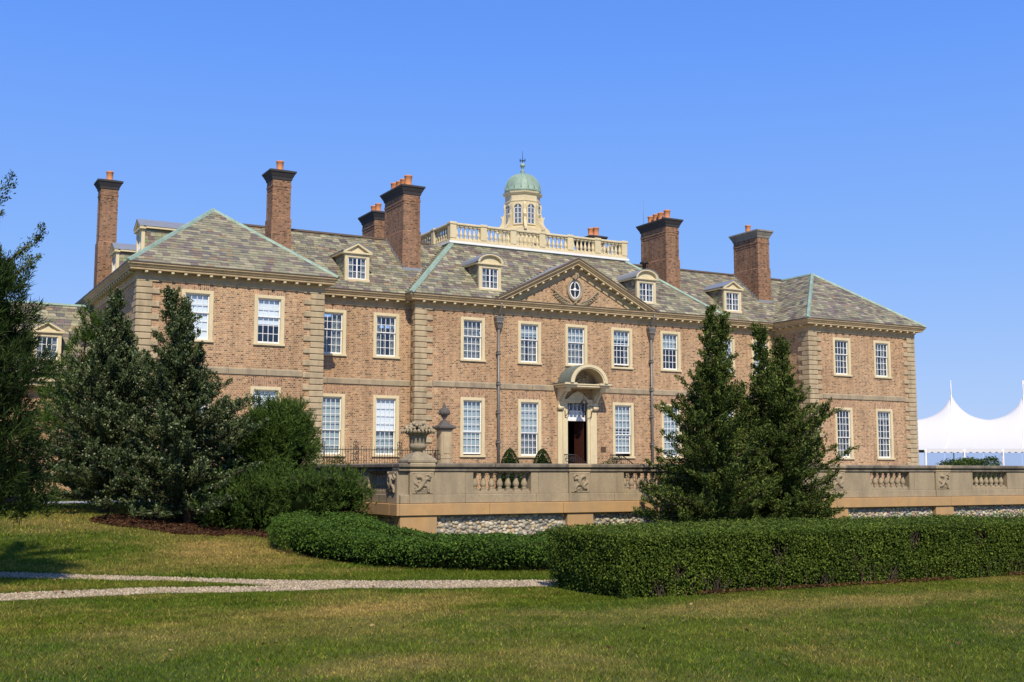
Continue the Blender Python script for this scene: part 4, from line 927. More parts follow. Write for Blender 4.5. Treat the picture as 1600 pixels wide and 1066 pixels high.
b = MB(); b.tube([(CX,CY,17.8),(CX,CY,18.5)], [.025,.008], 6)
for a in (0.3, 1.87):
    d = Vector((math.cos(a), math.sin(a), 0)); b.tube([Vector((CX,CY,17.98))-d*.20, Vector((CX,CY,17.98))+d*.20], .014, 5)
    for s in (-1, 1): b.tube([Vector((CX,CY,17.93))+d*s*.16, Vector((CX,CY,18.03))+d*s*.21, Vector((CX,CY,18.05))+d*s*.13], .013, 5)
b.build('weathervane', M_IRON, CU, world=False)
for k in range(8):
    a = k*math.pi/4; ap = .93*math.cos(q8); d = Vector((math.cos(a), math.sin(a), 0)); t = Vector((-d.y, d.x, 0)); C0 = Vector((CX,CY,0))+d*ap
    def P8(u_, z, o): return C0 + t*u_ + d*o + Vector((0,0,z))
    hw, zb_, zs = .20, 14.44, 15.28; m_ = 9; arch = [(hw*math.cos(math.pi*j/m_), zs+hw*math.sin(math.pi*j/m_)) for j in range(m_+1)]
    b = MB(); b.add([P8(-hw,zb_,.006), P8(hw,zb_,.006)] + [P8(u_,z,.006) for u_, z in arch], [tuple(range(m_+3))]); b.build('lantern_pane', simple('lantern_glass', (.10,.13,.17), .06, .1, 1, bmp=0, spec=.8), CU, world=False)
    b = MB(); out = [(-hw-.06,zb_-.05),(hw+.06,zb_-.05)] + [((hw+.06)*math.cos(math.pi*j/m_), zs+(hw+.06)*math.sin(math.pi*j/m_)) for j in range(m_+1)]; inn = [(-hw,zb_),(hw,zb_)] + arch; kk = len(out)
    b.add([P8(u_,z,.05) for u_, z in out]+[P8(u_,z,.05) for u_, z in inn]+[P8(u_,z,0) for u_, z in out]+[P8(u_,z,0) for u_, z in inn], [(j,(j+1)%kk,kk+(j+1)%kk,kk+j) for j in range(kk)]+[(j,2*kk+j,2*kk+(j+1)%kk,(j+1)%kk) for j in range(kk)]+[(kk+j,kk+(j+1)%kk,3*kk+(j+1)%kk,3*kk+j) for j in range(kk)])
    b.build('arched_frame', M_CREAM, CU, world=False)
    b = MB()
    def bar(u0, u1, z0_, z1_): b.add([P8(u0,z0_,.024),P8(u1,z0_,.024),P8(u1,z1_,.024),P8(u0,z1_,.024)], [(0,1,2,3)])
    bar(-.022,.022,zb_,zs+hw*.98); bar(-hw,-hw+.03,zb_,zs); bar(hw-.03,hw,zb_,zs)
    for z in (zb_+.01, zb_+.29, zb_+.57, zb_+.84): bar(-hw,hw,z-.014,z+.014)
    b.build('glazing_bar', M_WHITE, CU, world=False)
    # scroll buttress on each angle
    a2 = a+q8; d2 = Vector((math.cos(a2), math.sin(a2), 0)); t2 = Vector((-d2.y, d2.x, 0)); B0 = Vector((CX,CY,0))
    prof2 = [(.86,15.60),(.97,15.58),(1.0,15.45),(.97,15.2),(1.0,15.0),(1.09,14.9),(1.13,14.96),(1.16,14.9),(1.09,14.76),(1.11,14.58),(1.2,14.42),(1.36,14.28),(1.44,14.18),(1.44,14.06),(.86,14.06)]
    b = MB(); b.prism([B0+d2*r_+t2*.07+Vector((0,0,z)) for r_, z in prof2], -t2*.14); b.build('scroll_buttress', M_CREAM, CU, world=False)

# things on the house front --------------------------------------------
b = MB(); b.bbox(30.46, 30.74, YC-.03, YC+.005, 2.66, 2.92, .006)
for k in range(6): b.box(30.49, 30.71-.03*(k%3), YC-.034, YC-.028, 2.69+.036*k, 2.705+.036*k)
tag(b.build('plaque', M_BRONZE), 'small square bronze plaque on brick wall right of the entrance door', 'plaque')
LN = empty('lantern', (EX, YC-.55, 4.5)); tag(LN, 'black hanging lantern on scrolled iron arms in front of the fanlight', 'lantern')
lx, ly = EX+.02, YC-.62; b = MB(); b.lathe([(.02,4.50),(.10,4.53),(.11,4.57)], lx, ly, 6); b.lathe([(.22,4.88),(.23,4.90),(.14,5.02),(.12,5.05),(.05,5.10),(.06,5.14),(.02,5.20),(.012,5.34)], lx, ly, 6)
for k in range(6): a = k*math.pi/3; b.tube([(lx+.10*math.cos(a),ly+.10*math.sin(a),4.56),(lx+.17*math.cos(a),ly+.17*math.sin(a),4.89)], .012, 5)
b.build('lantern_frame', M_IRON, LN); b = MB(); b.lathe([(.09,4.57),(.155,4.87)], lx, ly, 6, False); b.build('lantern_glass', M_GLASS, LN)
for s in (-1, 1):
    b = MB(); b.tube([(EX+s*.72,YC-.12,4.30),(EX+s*.66,YC-.28,4.45),(EX+s*.62,YC-.50,4.72),(EX+s*.42,YC-.62,4.80),(EX+s*.2,ly,4.72),(lx+s*.12,ly,4.66)], .018, 6)
    b.tube([(EX+s*.72,YC-.14,4.25),(EX+s*.74,YC-.16,4.60)], .02, 6); b.tube([(EX+s*.66,YC-.3,4.45),(EX+s*.58,YC-.36,4.42),(EX+s*.60,YC-.40,4.52)], .014, 5); b.build('lantern_arm', M_IRON, LN)
for s, lab in ((-1, 'black wrought iron stair rail left of the entrance door'), (1, 'black wrought iron stair rail right of the entrance door, beneath the plaque')):
    rr = empty('stair_rail', (EX+s*1.4, YC-1.0, 1.55)); tag(rr, lab, 'railing', 'iron rails flanking the entrance')
    b = MB(); xa, xb, xd = EX+s*.95, EX+s*1.55, EX+s*2.5; yr = YC-1.4
    sgn = 1; pts = [(xa if s > 0 else xa-.6*0,yr,2.50),(xb,yr,2.50)]
    x_a, x_b, x_c = (EX-1.55, EX-.95, EX-.2) if s < 0 else (EX+.95, EX+1.6, EX+2.35)
    b.tube([(x_a,yr,2.50),(x_b,yr,2.50),(x_c,yr,2.02)], .025, 6); b.tube([(x_a,yr,1.70),(x_b,yr,1.70),(x_c,yr,1.25)], .018, 5); b.build('handrail', M_IRON, rr)
    b = MB()
    for k in range(14):
        x = x_a+(x_c-x_a)*k/13; zt_ = 2.5 if x < x_b else 2.5-.48*(x-x_b)/(x_c-x_b); b.tube([(x,yr,zt_-.8),(x,yr,zt_)], .011, 5)
    b.build('bars', M_IRON, rr); b = MB()
    for cx_ in (x_a+.16, x_a+.44):
        for cz_ in (1.95, 2.28): b.tube([(cx_+.12*math.cos(t)*(1-t/14), yr, cz_+.14*math.sin(t)*(1-t/14)) for t in np.linspace(0, 9.4, 16)], .013, 5)
    b.build('scrollwork', M_IRON, rr)

# ------------------------------------------------------------------ service wing behind the left trees
SV = empty('service_wing', (0, 52, .7)); tag(SV, 'low slate roofed service wing with a dormer, left end of the mansion behind the trees', 'building')
b = MB(); b.add([(-16,52.1,-.2),(8.40,52.1,-.2),(8.40,52.1,5.7),(-16,52.1,5.7)], [(0,1,2,3)]); b.add([(-16,58,-.2),(-16,52.1,-.2),(-16,52.1,5.7),(-16,55,9.1),(-16,58,5.7)], [(0,1,2,3,4)]); link('wall', b.mesh('wall', M_BRICK, fix=False), SV)
sr = slate_plane([(-16.3,51.6,5.78),(8.39,51.6,5.78),(8.39,55,9.15),(-16.3,55,9.15)], parent=SV)
for o in [sr]: o.matrix_parent_inverse = Matrix.Translation(-Vector(SV.location))
b = MB(); b.add([(8.39,58.4,5.78),(-16.3,58.4,5.78),(-16.3,55,9.15),(8.39,55,9.15)], [(0,1,2,3)]); b.build('rear_roof', M_UNDER, SV)
MB().prism([(-16.3,54.88,9.11),(-16.3,54.95,9.21),(-16.3,55.05,9.21),(-16.3,55.12,9.11)], (24.69,0,0)).build('ridge_cap', M_COPPER, SV)
MB().bbox(-16.4, 8.39, 51.55, 52.1, 5.42, 5.60, .03).bbox(-16.4, 8.39, 51.66, 52.1, 5.22, 5.42, .03).build('eaves_cornice', M_CREAM, SV)
for x in (6.15, .6, -5): dormer('pediment', (x, 52.2, 5.78+.99*.6), 0, .99, SV)

# ------------------------------------------------------------------ terrace
tag(MB().add([(11.6,27.2,.95),(75,27.2,.95),(75,62,.95),(11.6,62,.95)], [(0,1,2,3)]).build('terrace', M_PAVE), kind='structure')
TW = empty('terrace_balustrade', (12.1, 27.0, 0)); tag(TW, 'long stone terrace balustrade over an orange sandstone ledge and cobbled base wall', 'balustrade')
YT, XT = 27.0, 11.55; ZB0, ZB1, ZB2, ZB3, ZB4, ZB5 = .60, .895, 1.12, 1.20, 1.70, 1.91
TBM = baluster_mesh(.50, .088, M_TERR, 12)
piers = [12.12+4.66*i for i in range(8)]; XE = piers[-1]+.4
def stones(name, x0, x1, step, fn, mt, parent=TW):
    L = x1-x0; n = max(1, int(round(L/step))); e = [x0]+[x0+L*(i+random.uniform(-.15,.15))/n for i in range(1,n)]+[x1]
    for i in range(n): fn(MB(), e[i]+.003, e[i+1]-.003).build(name, mt, parent)
def jit(): return random.uniform(-.004, .004)
ledge = lambda b, a, c: b.bbox(a, c, YT-.14+jit(), YT+.3, ZB0, ZB1, .012)
basec = lambda b, a, c: b.bbox(a, c, YT-.03+jit(), YT+.4, ZB1+.001, ZB2, .015)
def coping(b, a, c):
    j = jit(); b.bbox(a, c, YT-.035+j, YT+.42, 1.70, 1.755, .012); b.bbox(a, c, YT+.0+j, YT+.40, 1.755, 1.79, .005); b.bbox(a, c, YT-.075+j, YT+.47, 1.79, 1.91, .03); return b
stones('ledge_stone', XT-.06, XE, 2.33, ledge, M_ORANGE); stones('base_stone', XT, XE, 2.1, basec, M_TERR); stones('coping_stone', XT-.05, XE, 2.33, coping, M_TERRTOP)
def relief(cx_, cz, pl, axis, seed):
    """carved beast: twisting body, scrolls and drapery in low relief"""
    rnd = random.Random(seed); b = MB()
    def P(u_, z, o): return (cx_+u_, pl-o, cz+z) if axis == 'y' else (pl-o, cx_-u_, cz+z)
    m = rnd.choice((-1, 1))
    body = [(-.20*m,-.20),(-.10*m,-.16),(-.02*m,-.06),(.04*m,.05),(-.02*m,.13),(-.10*m,.16),(-.15*m,.11)]
    b.tube([P(u_, z, .02) for u_, z in body], [.03,.05,.065,.07,.06,.055,.04], 8)
    b.tube([P(u_*m, z, .02) for u_, z in [(.02,-.05),(.10,-.08),(.17,-.16),(.14,-.23),(.20,-.24)]], [.05,.045,.035,.03,.02], 7)
    b.tube([P(u_*m, z, .02) for u_, z in [(.04,.05),(.13,.10),(.20,.06),(.22,.13),(.15,.20),(.08,.17)]], [.05,.045,.035,.03,.028,.015], 7)
    b.tube([P(u_*m, z, .02) for u_, z in [(-.08,-.14),(-.14,-.05),(-.21,-.02),(-.20,.05)]], [.04,.035,.03,.02], 7)
    for i in range(9): b.blob(P(rnd.uniform(-.22,.22), rnd.uniform(-.22,.22), .015), rnd.uniform(.018,.035), 6, 4)
    for sx in (-1, 1): b.blob(P(sx*.24, .24, .01), .025, 6, 4)
    for k in range(3): b.tube([P((-.08+.08*k)+.06*math.cos(t)*(1-t/9), -.20+.05*math.sin(t)*(1-t/9), .02) for t in np.linspace(0, 6.6, 10)], .014, 5)
    return b
for i, x in enumerate(piers):
    w = .33
    pr = link('pier', MB().bbox(x-w, x+w, YT-.075, YT+.42, ZB1+.001, 1.70, .015).bbox(x-w-.02, x+w+.02, YT-.095, YT+.43, 1.698, 1.758, .015).bbox(x-w-.03, x+w+.03, YT-.135, YT+.49, 1.792, 1.913, .03).mesh('pier', M_TERR), TW)
    pr.data.materials.append(M_TERRTOP)
    relief(x, 1.42, YT-.075, 'y', 5+i).build('relief', M_TERR, pr, world=False)
    MB().bbox(x-w+.04, x+w-.04, YT-.093, YT-.06, 1.14, 1.68, .012).build('relief_panel', M_TERR, pr, world=False)
    MB().bbox(x-.41 if i else XT-.03, x+.41, YT-.09, YT+.3, -.2, ZB0-.006, .012).build('plinth', M_ORANGE, pr, world=False)
    if i == len(piers)-1: break
    x2 = piers[i+1]; c = (x+x2)/2; bw = .855
    for a, d in ((x+w, c-bw), (c+bw, x2-w)):
        m = a+(d-a)*(.8 if a == x+w else .2)
        for p_, q_ in ((a+.002, m-.002), (m+.002, d)): MB().bbox(p_, q_, YT+jit(), YT+.36, ZB2+.001, 1.699, .008).build('panel', M_TERR, TW)
    for a, d in ((c-bw, c+bw),):
        for k in range(8): q = a+(d-a)*k/7; MB().box(max(a, q-.075), min(d, q+.075), YT+.05, YT+.31, ZB2, ZB3+.0) if False else None
        for k in range(7): link('baluster', TBM, TW, (a+(d-a)*(k+.5)/7, YT+.18, ZB3))
        MB().bbox(a, d, YT+.04, YT+.32, ZB2+.001, ZB3, .006).build('baluster_plinth', M_TERR, TW)
# west return of the terrace wall
def side(name, y0, y1, f, mt): f(MB(), y0, y1).build(name, mt, TW)
ye = [27.35, 29.4, 31.4, 33.5, 36.0, 38.5, 41.5, 44.9]
for a, c in zip(ye[:-1], ye[1:]):
    a += .003; c -= .003
    MB().bbox(XT-.14, XT+.3, a, c, ZB0, ZB1, .012).build('ledge_stone', M_ORANGE, TW); MB().bbox(XT-.03, XT+.4, a, c, ZB1+.001, ZB2, .015).build('base_stone', M_TERR, TW)
    MB().bbox(XT-.035, XT+.42, a, c, 1.70, 1.755, .012).bbox(XT-.075, XT+.47, a, c, 1.79, 1.91, .03).bbox(XT, XT+.4, a, c, 1.755, 1.79, .005).build('coping_stone', M_TERRTOP, TW)
MB().bbox(XT-.14, XT-.062, YT-.14, 27.35, ZB0, ZB1, .01).build('ledge_stone', M_ORANGE, TW)
MB().bbox(XT-.06, XT+.34, YT+.06, 27.72, ZB1+.002, 1.699, .012).build('corner_pier', M_TERR, TW)
relief(27.38, 1.42, XT-.06, 'x', 44).build('relief', M_TERR, TW)
for k in range(6): link('baluster', TBM, TW, (XT+.18, 27.84+1.30*(k+.5)/6, ZB3))
MB().bbox(XT+.04, XT+.32, 27.72, 29.14, ZB2+.001, ZB3, .006).build('baluster_plinth', M_TERR, TW)
for a, c in ((29.14, 30.4), (30.4, 32.2), (32.2, 36), (36, 40), (40, 44.9)): MB().bbox(XT, XT+.36, a+.002, c-.002, ZB2+.001, 1.699, .008).build('panel', M_TERR, TW)
MB().box(XT+.06, XE, YT+.05, YT+.3, -.2, ZB0).box(XT+.10, XT+.3, YT+.3, 45, -.2, ZB0).build('cobble_bed', M_MORTAR, TW)
# cobbles
CB = []; CBC = [(.40,.36,.28),(.48,.44,.34),(.27,.255,.22),(.44,.37,.25),(.52,.47,.37),(.33,.30,.24),(.44,.33,.19),(.24,.235,.21)]
for k in range(8):
    b = MB(); c = CBC[k]; b.blob((0,0,0), (1,.55,.8), 8, 5, c)
    for i, v in enumerate(b.v): f = 1+random.uniform(-.14,.14); b.v[i] = (v[0]*f, v[1], v[2]*f)
    CB.append(b.mesh('cobble', M_COB))
spots = []
row = 0; z = .02
while z < .57:
    x = 12.55+random.uniform(0,.1)
    while x < XE-.5:
        r = random.uniform(.034,.075)
        if not any(abs(x-p_) < .44 for p_ in piers): spots.append((x, z+random.uniform(-.045,.045), r))
        x += r*1.75
    z += .072; row += 1
vis = sorted(spots, key=lambda s_: (abs(s_[0]-15) if s_[1] > .1 else 50))
big = MB()
for i, (x, z, r) in enumerate(vis):
    k = random.randrange(8); ang = random.uniform(-.6,.6)
    if i < 300: link('cobble', CB[k], TW, (x, YT+.045, z), rot=(0,ang,0), scale=(r*random.uniform(.95,1.25), r*random.uniform(.8,1.2), r))
    else:
        n0 = len(big.v); big.blob((0,0,0), (r*1.1,r*.6,r*.85), 7, 4, tuple(q*random.uniform(.8,1.15) for q in CBC[k]))
        for j in range(n0, len(big.v)): v = big.v[j]; big.v[j] = (x+v[0]*math.cos(ang)-v[2]*math.sin(ang), YT+.045+v[1], z+v[0]*math.sin(ang)+v[2]*math.cos(ang))
y = 27.5
while y < 33:
    z = .05
    while z < .58: r = random.uniform(.055,.085); big.blob((XT+.09, y+random.uniform(-.03,.03), z), (r*.6,r*1.05,r*.85), 7, 4, tuple(q*random.uniform(.8,1.15) for q in random.choice(CBC))); z += .105
    y += .125
big.build('cobbles', M_COB, TW)['kind'] = 'stuff'

# fruit basket urn on the corner pier
FU = empty('fruit_urn', (12.12, 27.22, 1.913)); tag(FU, 'stone urn heaped with carved fruit on the corner pier of the terrace', 'urn')
ux, uy, uz = 12.12, 27.22, 1.914
b = MB(); b.bbox(ux-.40, ux+.40, uy-.34, uy+.34, uz, uz+.08, .015); b.frus(ux, uy, uz+.08, uz+.13, .38, .32, .33, .30); b.frus(ux, uy, uz+.13, uz+.26, .31, .28, .16, .16); b.build('foot', M_URN, FU)
b = MB(); b.lathe([(.16,uz+.24),(.13,uz+.28),(.12,uz+.31),(.17,uz+.33),(.22,uz+.38),(.235,uz+.46),(.20,uz+.485),(.205,uz+.50),(.225,uz+.66),(.245,uz+.70),(.32,uz+.74),(.36,uz+.77),(.36,uz+.81),(.30,uz+.82)], ux, uy, 24); b.build('bowl', M_URN, FU)
b = MB()
for i in range(110):
    a = random.uniform(0, 6.28); q = .36*math.sqrt(random.random()); zz = uz+.80+.20*(1-(q/.40)**2)+random.uniform(-.03,.03); r = random.uniform(.03,.062); b.blob((ux+q*math.cos(a), uy+q*math.sin(a), zz), (r*random.uniform(.8,1.3), r, r*random.uniform(.7,1.1)), 7, 5)
for i in range(26):
    a = 6.28*i/26; q = Vector((math.cos(a), math.sin(a), 0)); p = Vector((ux,uy,uz+.80))+q*.34; b.tube([p, p+q*.07+Vector((0,0,.02)), p+q*.09+Vector((0,0,-.06))], [.03,.035,.008], 5)
o = b.build('carved_fruit', M_FRUIT, FU); o['kind'] = 'stuff'
# gate pier with its urn, iron fence
GP = empty('gate_pier', (21.36, 45.2, .95)); tag(GP, 'panelled stone gate pier crowned by a dark urn finial beside the iron fence', 'pier')
gx_, gy_ = 21.37, 45.24; b = MB(); b.bbox(gx_-.24, gx_+.24, gy_-.24, gy_+.24, .95, 3.48, .012); b.bbox(gx_-.28, gx_+.28, gy_-.28, gy_+.28, .95, 1.25, .015)
for z0_, z1_ in ((1.35,2.25),(2.42,3.34)):
    for sx in (-1, 1): b.bbox(gx_+sx*.20-.025, gx_+sx*.20+.025, gy_-.262, gy_-.23, z0_, z1_, .005); b.bbox(gx_-.262, gx_-.23, gy_+sx*.20-.025, gy_+sx*.20+.025, z0_, z1_, .005)
    b.bbox(gx_-.15, gx_+.15, gy_-.262, gy_-.23, z0_+.06, z1_-.06, .012); b.bbox(gx_-.262, gx_-.23, gy_-.15, gy_+.15, z0_+.06, z1_-.06, .012)
b.bbox(gx_-.26, gx_+.26, gy_-.26, gy_+.26, 2.27, 2.40, .01); b.build('shaft', M_QUOIN, GP)
b = MB(); b.frus(gx_, gy_, 3.48, 3.56, .25, .25, .34, .34); b.bbox(gx_-.39, gx_+.39, gy_-.39, gy_+.39, 3.56, 3.65, .015); b.frus(gx_, gy_, 3.65, 3.72, .33, .33, .24, .24); b.frus(gx_, gy_, 3.72, 3.90, .22, .22, .09, .09); b.build('cap', M_DSTONE, GP)
b = MB(); b.lathe([(.09,3.88),(.06,3.93),(.06,3.97),(.11,4.03),(.12,4.08),(.16,4.12),(.225,4.18),(.24,4.28),(.20,4.38),(.10,4.44),(.07,4.47),(.09,4.50),(.05,4.56),(.02,4.68)], gx_, gy_, 18)
for k in range(10): a = k*.628; b.blob((gx_+.215*math.cos(a), gy_+.215*math.sin(a), 4.23), (.05,.05,.09), 6, 5)
b.build('urn_finial', M_DSTONE, GP)
IF = empty('iron_fence', (18.4, 45.1, .95)); tag(IF, 'black wrought iron fence with scrolled finial posts between pavilion and gate pier', 'fence')
for z in (1.15, 2.62): MB().tube([(15.8,45.15,z),(21.1,45.15,z)], .016, 4).build('rail', M_IRON, IF)
bar_m = MB().tube([(0,0,0),(0,0,1.72),(0,0,1.83)], [.0105,.0105,.002], 5).mesh('bar', M_IRON)
for k in range(46): link('bar', bar_m, IF, (15.85+k*.115, 45.15, .95))
for x in (17.33, 19.27, 15.9):
    b = MB(); b.tube([(x-.09,45.15,.95),(x-.09,45.15,2.85)], .014, 5); b.tube([(x+.09,45.15,.95),(x+.09,45.15,2.85)], .014, 5)
    for z in np.arange(1.2, 2.7, .24):
        for s_ in (-1, 1): b.tube([(x+s_*.075*math.sin(t)*(1-t/8), 45.15, z+.075*math.cos(t)*(1-t/8)*s_+.06) for t in np.linspace(0, 5.6, 10)], .010, 4)
    b.tube([(x,45.15,2.72),(x,45.15,3.08)], [.018,.006], 5)
    for s_ in (-1, 1): b.tube([(x,45.15,2.78),(x+s_*.10,45.15,2.84),(x+s_*.11,45.15,2.93),(x+s_*.05,45.15,2.92)], .012, 5); b.tube([(x,45.15,2.92),(x+s_*.06,45.15,2.97)], .012, 5)
    b.build('scrolled_post', M_IRON, IF)

# ------------------------------------------------------------------ foliage
def unit(v): return v/np.maximum(1e-6, np.linalg.norm(v, axis=-1, keepdims=True))
def diamonds(p, ax, L, W, rng=RNG):
    n = len(p); ax = unit(ax); s = unit(np.cross(ax, rng.normal(size=(n, 3)))); L = np.broadcast_to(L, (n,))[:, None]; W = np.broadcast_to(W, (n,))[:, None]
    return np.stack([p-ax*L*.5, p+s*W*.5, p+ax*L*.5, p-s*W*.5], 1)
M_JUN = leafmat('juniper_leaf', (.020,.038,.009), (.062,.096,.019), (.17,.205,.050), trans=.08)
M_JUNB = leafmat('juniper_leaf_blue', (.018,.034,.013), (.055,.083,.030), (.155,.185,.080), trans=.08)
M_BERRY = leafmat('juniper_berry', (.13,.17,.10), (.20,.25,.15), (.30,.34,.22), trans=.1)
M_PINE = leafmat('pine_needle', (.022,.048,.008), (.055,.104,.018), (.115,.17,.034), trans=.12)
M_PINED = leafmat('dark_pine_needle', (.010,.022,.006), (.024,.048,.011), (.060,.095,.022), trans=.08)
M_HEDGE = leafmat('hedge_leaf', (.036,.066,.009), (.074,.120,.016), (.16,.205,.03), rough=.45, trans=.12)
M_HEDGE2 = leafmat('hedge_leaf_dark', (.032,.068,.009), (.062,.122,.016), (.115,.20,.029), rough=.45, trans=.12)
M_BOX = leafmat('box_leaf', (.012,.03,.010), (.028,.06,.016), (.05,.09,.025), rough=.45)
M_IVY = leafmat('broad_leaf', (.03,.06,.015), (.07,.115,.03), (.12,.17,.05), rough=.45)
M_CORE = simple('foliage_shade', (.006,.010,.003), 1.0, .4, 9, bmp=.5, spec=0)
def conifer(name, base, h, Rb, leaders, label, nb=110, mt=M_JUN, berry=False, seed=1, low=.06, leaf=.078, group=None, dens=1.0, shape=.8, thick=.17, side=(0,0), table=None):
    """plumed conifer: every branch is a separate upswept plume of scale leaves, so the crown stays ragged and layered"""
    rng = np.random.default_rng(seed); root = empty(name, base); tag(root, label, 'tree', group); bx, by, bz = base
    tr = MB(); segs = MB(); Ls, As, Ps, Bp = [], [], [], []
    def plume(curve, d, Lb, r0, n):
        q = np.linspace(0, 1, len(curve)); t = .12+.88*rng.random(n)**.8; p = np.stack([np.interp(t, q, curve[:, a]) for a in range(3)], -1)
        # side twigs: points gather on little sub-plumes
        k = max(3, int(Lb*7)); tw = np.linspace(.22, .98, k); id_ = rng.integers(0, k, n); az = rng.uniform(0, 6.283, k); tl = r0*2.1*(1-.55*tw)*rng.uniform(.7, 1.35, k)
        o = np.stack([np.interp(tw, q, curve[:, a]) for a in range(3)], -1); sd = unit(d*.85+np.stack([np.cos(az), np.sin(az), .35+.35*np.sin(az*3)], -1)*.95); w_ = rng.random(n)
        on = rng.random(n) < .8; p2 = o[id_]+sd[id_]*(tl[id_]*w_)[:, None]; p = np.where(on[:, None], p2, p); r = np.where(on, .040*(1-.65*w_)+.010, r0*.4*(1-.8*t)+.015)
        ax = np.where(on[:, None], sd[id_], d)+rng.normal(0, .45, (n, 3))+np.array([0,0,.15])
        Ps.append(p+rng.normal(0, 1, (n, 3))*r[:, None]); As.append(ax); Ls.append(leaf*rng.uniform(.6, 1.35, n))
        if berry:
            m = rng.integers(0, k, int(k*4.5)); Bp.append(o[m]+sd[m]*(tl[m]*rng.uniform(.5,1,len(m)))[:, None]+rng.normal(0, .03, (len(m), 3))+np.array([0,0,.03]))
    for li, (lx, ly, lh) in enumerate(leaders):
        hh = h*lh; k = np.linspace(0, 1, 9); lean = rng.normal(0, .05, (9, 2)); lean[0] = 0
        pts = [(bx+lx*t**.8+lean[i,0]*t, by+ly*t**.8+lean[i,1]*t, bz-.05+hh*t) for i, t in enumerate(k)]
        tr.tube(pts, [.14*(1-t)**.8*(h/7)+.012 for t in k], 8); tx = lambda t: np.array([np.interp(t, k, [p[a] for p in pts]) for a in range(3)])
        nbl = int(nb*(.6 if len(leaders) > 1 else 1)); top = np.array([tx(t) for t in np.linspace(.86, 1, 5)]); plume(top, np.array([0,0,1.]), hh*.14, thick*.5, int(600*dens))
        for i in range(nbl):
            u = low+(.97-low)*((i+rng.random())/nbl)**1.2; az = i*2.39996+rng.normal(0, .35)
            prof = (1-u)**shape*min(1, ((u-low)/.12+.72)) if table is None else np.interp(u, [0,.12,.34,.48,.62,.78,1], table); ct, st_ = math.cos(az), math.sin(az)
            Lb = max(.20, Rb*prof*rng.uniform(.5, 1.12)*(1+side[0]*ct+side[1]*st_)*(1.25 if rng.random() < .1 else 1))
            el = R(-4+(50 if table is None else 54)*u+rng.normal(0, 9)); o = tx(u); d = np.array([ct*math.cos(el), st_*math.cos(el), math.sin(el)]); q = np.linspace(0, 1, 7)
            bend = rng.normal(0, .10); curve = np.array([o+d*Lb*t+np.array([-st_*bend*Lb*t*t, ct*bend*Lb*t*t, Lb*(.26*t*t-.12*t)]) for t in q])
            if Lb > .45: segs.tube([tuple(c) for c in curve[:6]], [.03*(1-.85*t)*(Lb/1.6)+.005 for t in q[:6]], 5, cap=False)
            plume(curve, unit(curve[-1]-curve[2]), Lb, thick*(.75+.35*min(1, Lb)), int((200+560*Lb)*dens))
            if table is not None and u < .72:         # shorter inner boughs fill the heart of the crown
                az2 = az+rng.uniform(.6, 2.4); d2 = np.array([math.cos(az2)*math.cos(el), math.sin(az2)*math.cos(el), math.sin(el)+.1]); L2 = Lb*rng.uniform(.45,.8)
                o2 = tx(min(.97, u+rng.uniform(-.03,.05))); c2 = np.array([o2+d2*L2*t+np.array([0,0,L2*(.22*t*t-.1*t)]) for t in q]); plume(c2, unit(c2[-1]-c2[2]), L2, thick*1.25, int((160+420*L2)*dens))
    P_, A_, L_ = np.concatenate(Ps), np.concatenate(As), np.concatenate(Ls); ok = P_[:, 2] > bz+.03; P_, A_, L_ = P_[ok], A_[ok], L_[ok]
    tr.build('trunk', M_BARK, root); segs.build('limbs', M_BARK, root)['kind'] = 'stuff'
    link('crown', quads_mesh('crown', diamonds(P_, A_, L_, L_*.38, rng), mt), root)['kind'] = 'stuff'
    if berry:
        B = np.concatenate(Bp); link('berries', quads_mesh('berries', diamonds(B, rng.normal(size=B.shape)+[0,0,.4], .06, .045, rng), M_BERRY), root)['kind'] = 'stuff'
    return root
gz = lambda x, y: float(ground_z(x, y))
CT = 'junipers in front of the terrace wall'
conifer('juniper_tree', (19.35, 24.6, gz(19.35,24.6)), 6.1, 1.95, [(.10,.0,1.0),(.55,.1,.97)], 'dark juniper with forked tip behind the hedge, left of the pair before the terrace', 150, M_JUN, seed=3, low=.03, dens=.56, table=[.9,1,.88,.66,.38,.20,.04])
conifer('juniper_tree', (21.9, 24.8, gz(21.9,24.8)), 5.75, 2.05, [(-.55,0,1.0),(.38,.05,.94)], 'broad dark juniper with two tips behind the hedge, right of the pair before the terrace', 165, M_JUN, seed=8, low=.03, side=(-.02,0), dens=.56, thick=.21, table=[.95,1.05,1,.78,.36,.17,.04])
conifer('juniper_tree', (5.35, 32.0, gz(5.35,32)), 5.85, 2.15, [(.05,0,1.0),(.5,.2,.86)], 'dark blue-green juniper with bare trunk, left of the two before the left pavilion', 150, M_JUNB, True, 21, .07, dens=.56, table=[.85,1,.92,.74,.45,.22,.04])
conifer('juniper_tree', (6.95, 29.4, gz(6.95,29.4)), 5.85, 2.15, [(-.62,0,1.0),(-.25,.1,.95)], 'blue-berried juniper with pointed double tip hiding a window of the left pavilion', 150, M_JUNB, True, 33, .07, dens=.56, table=[.85,1,.92,.72,.43,.21,.04])

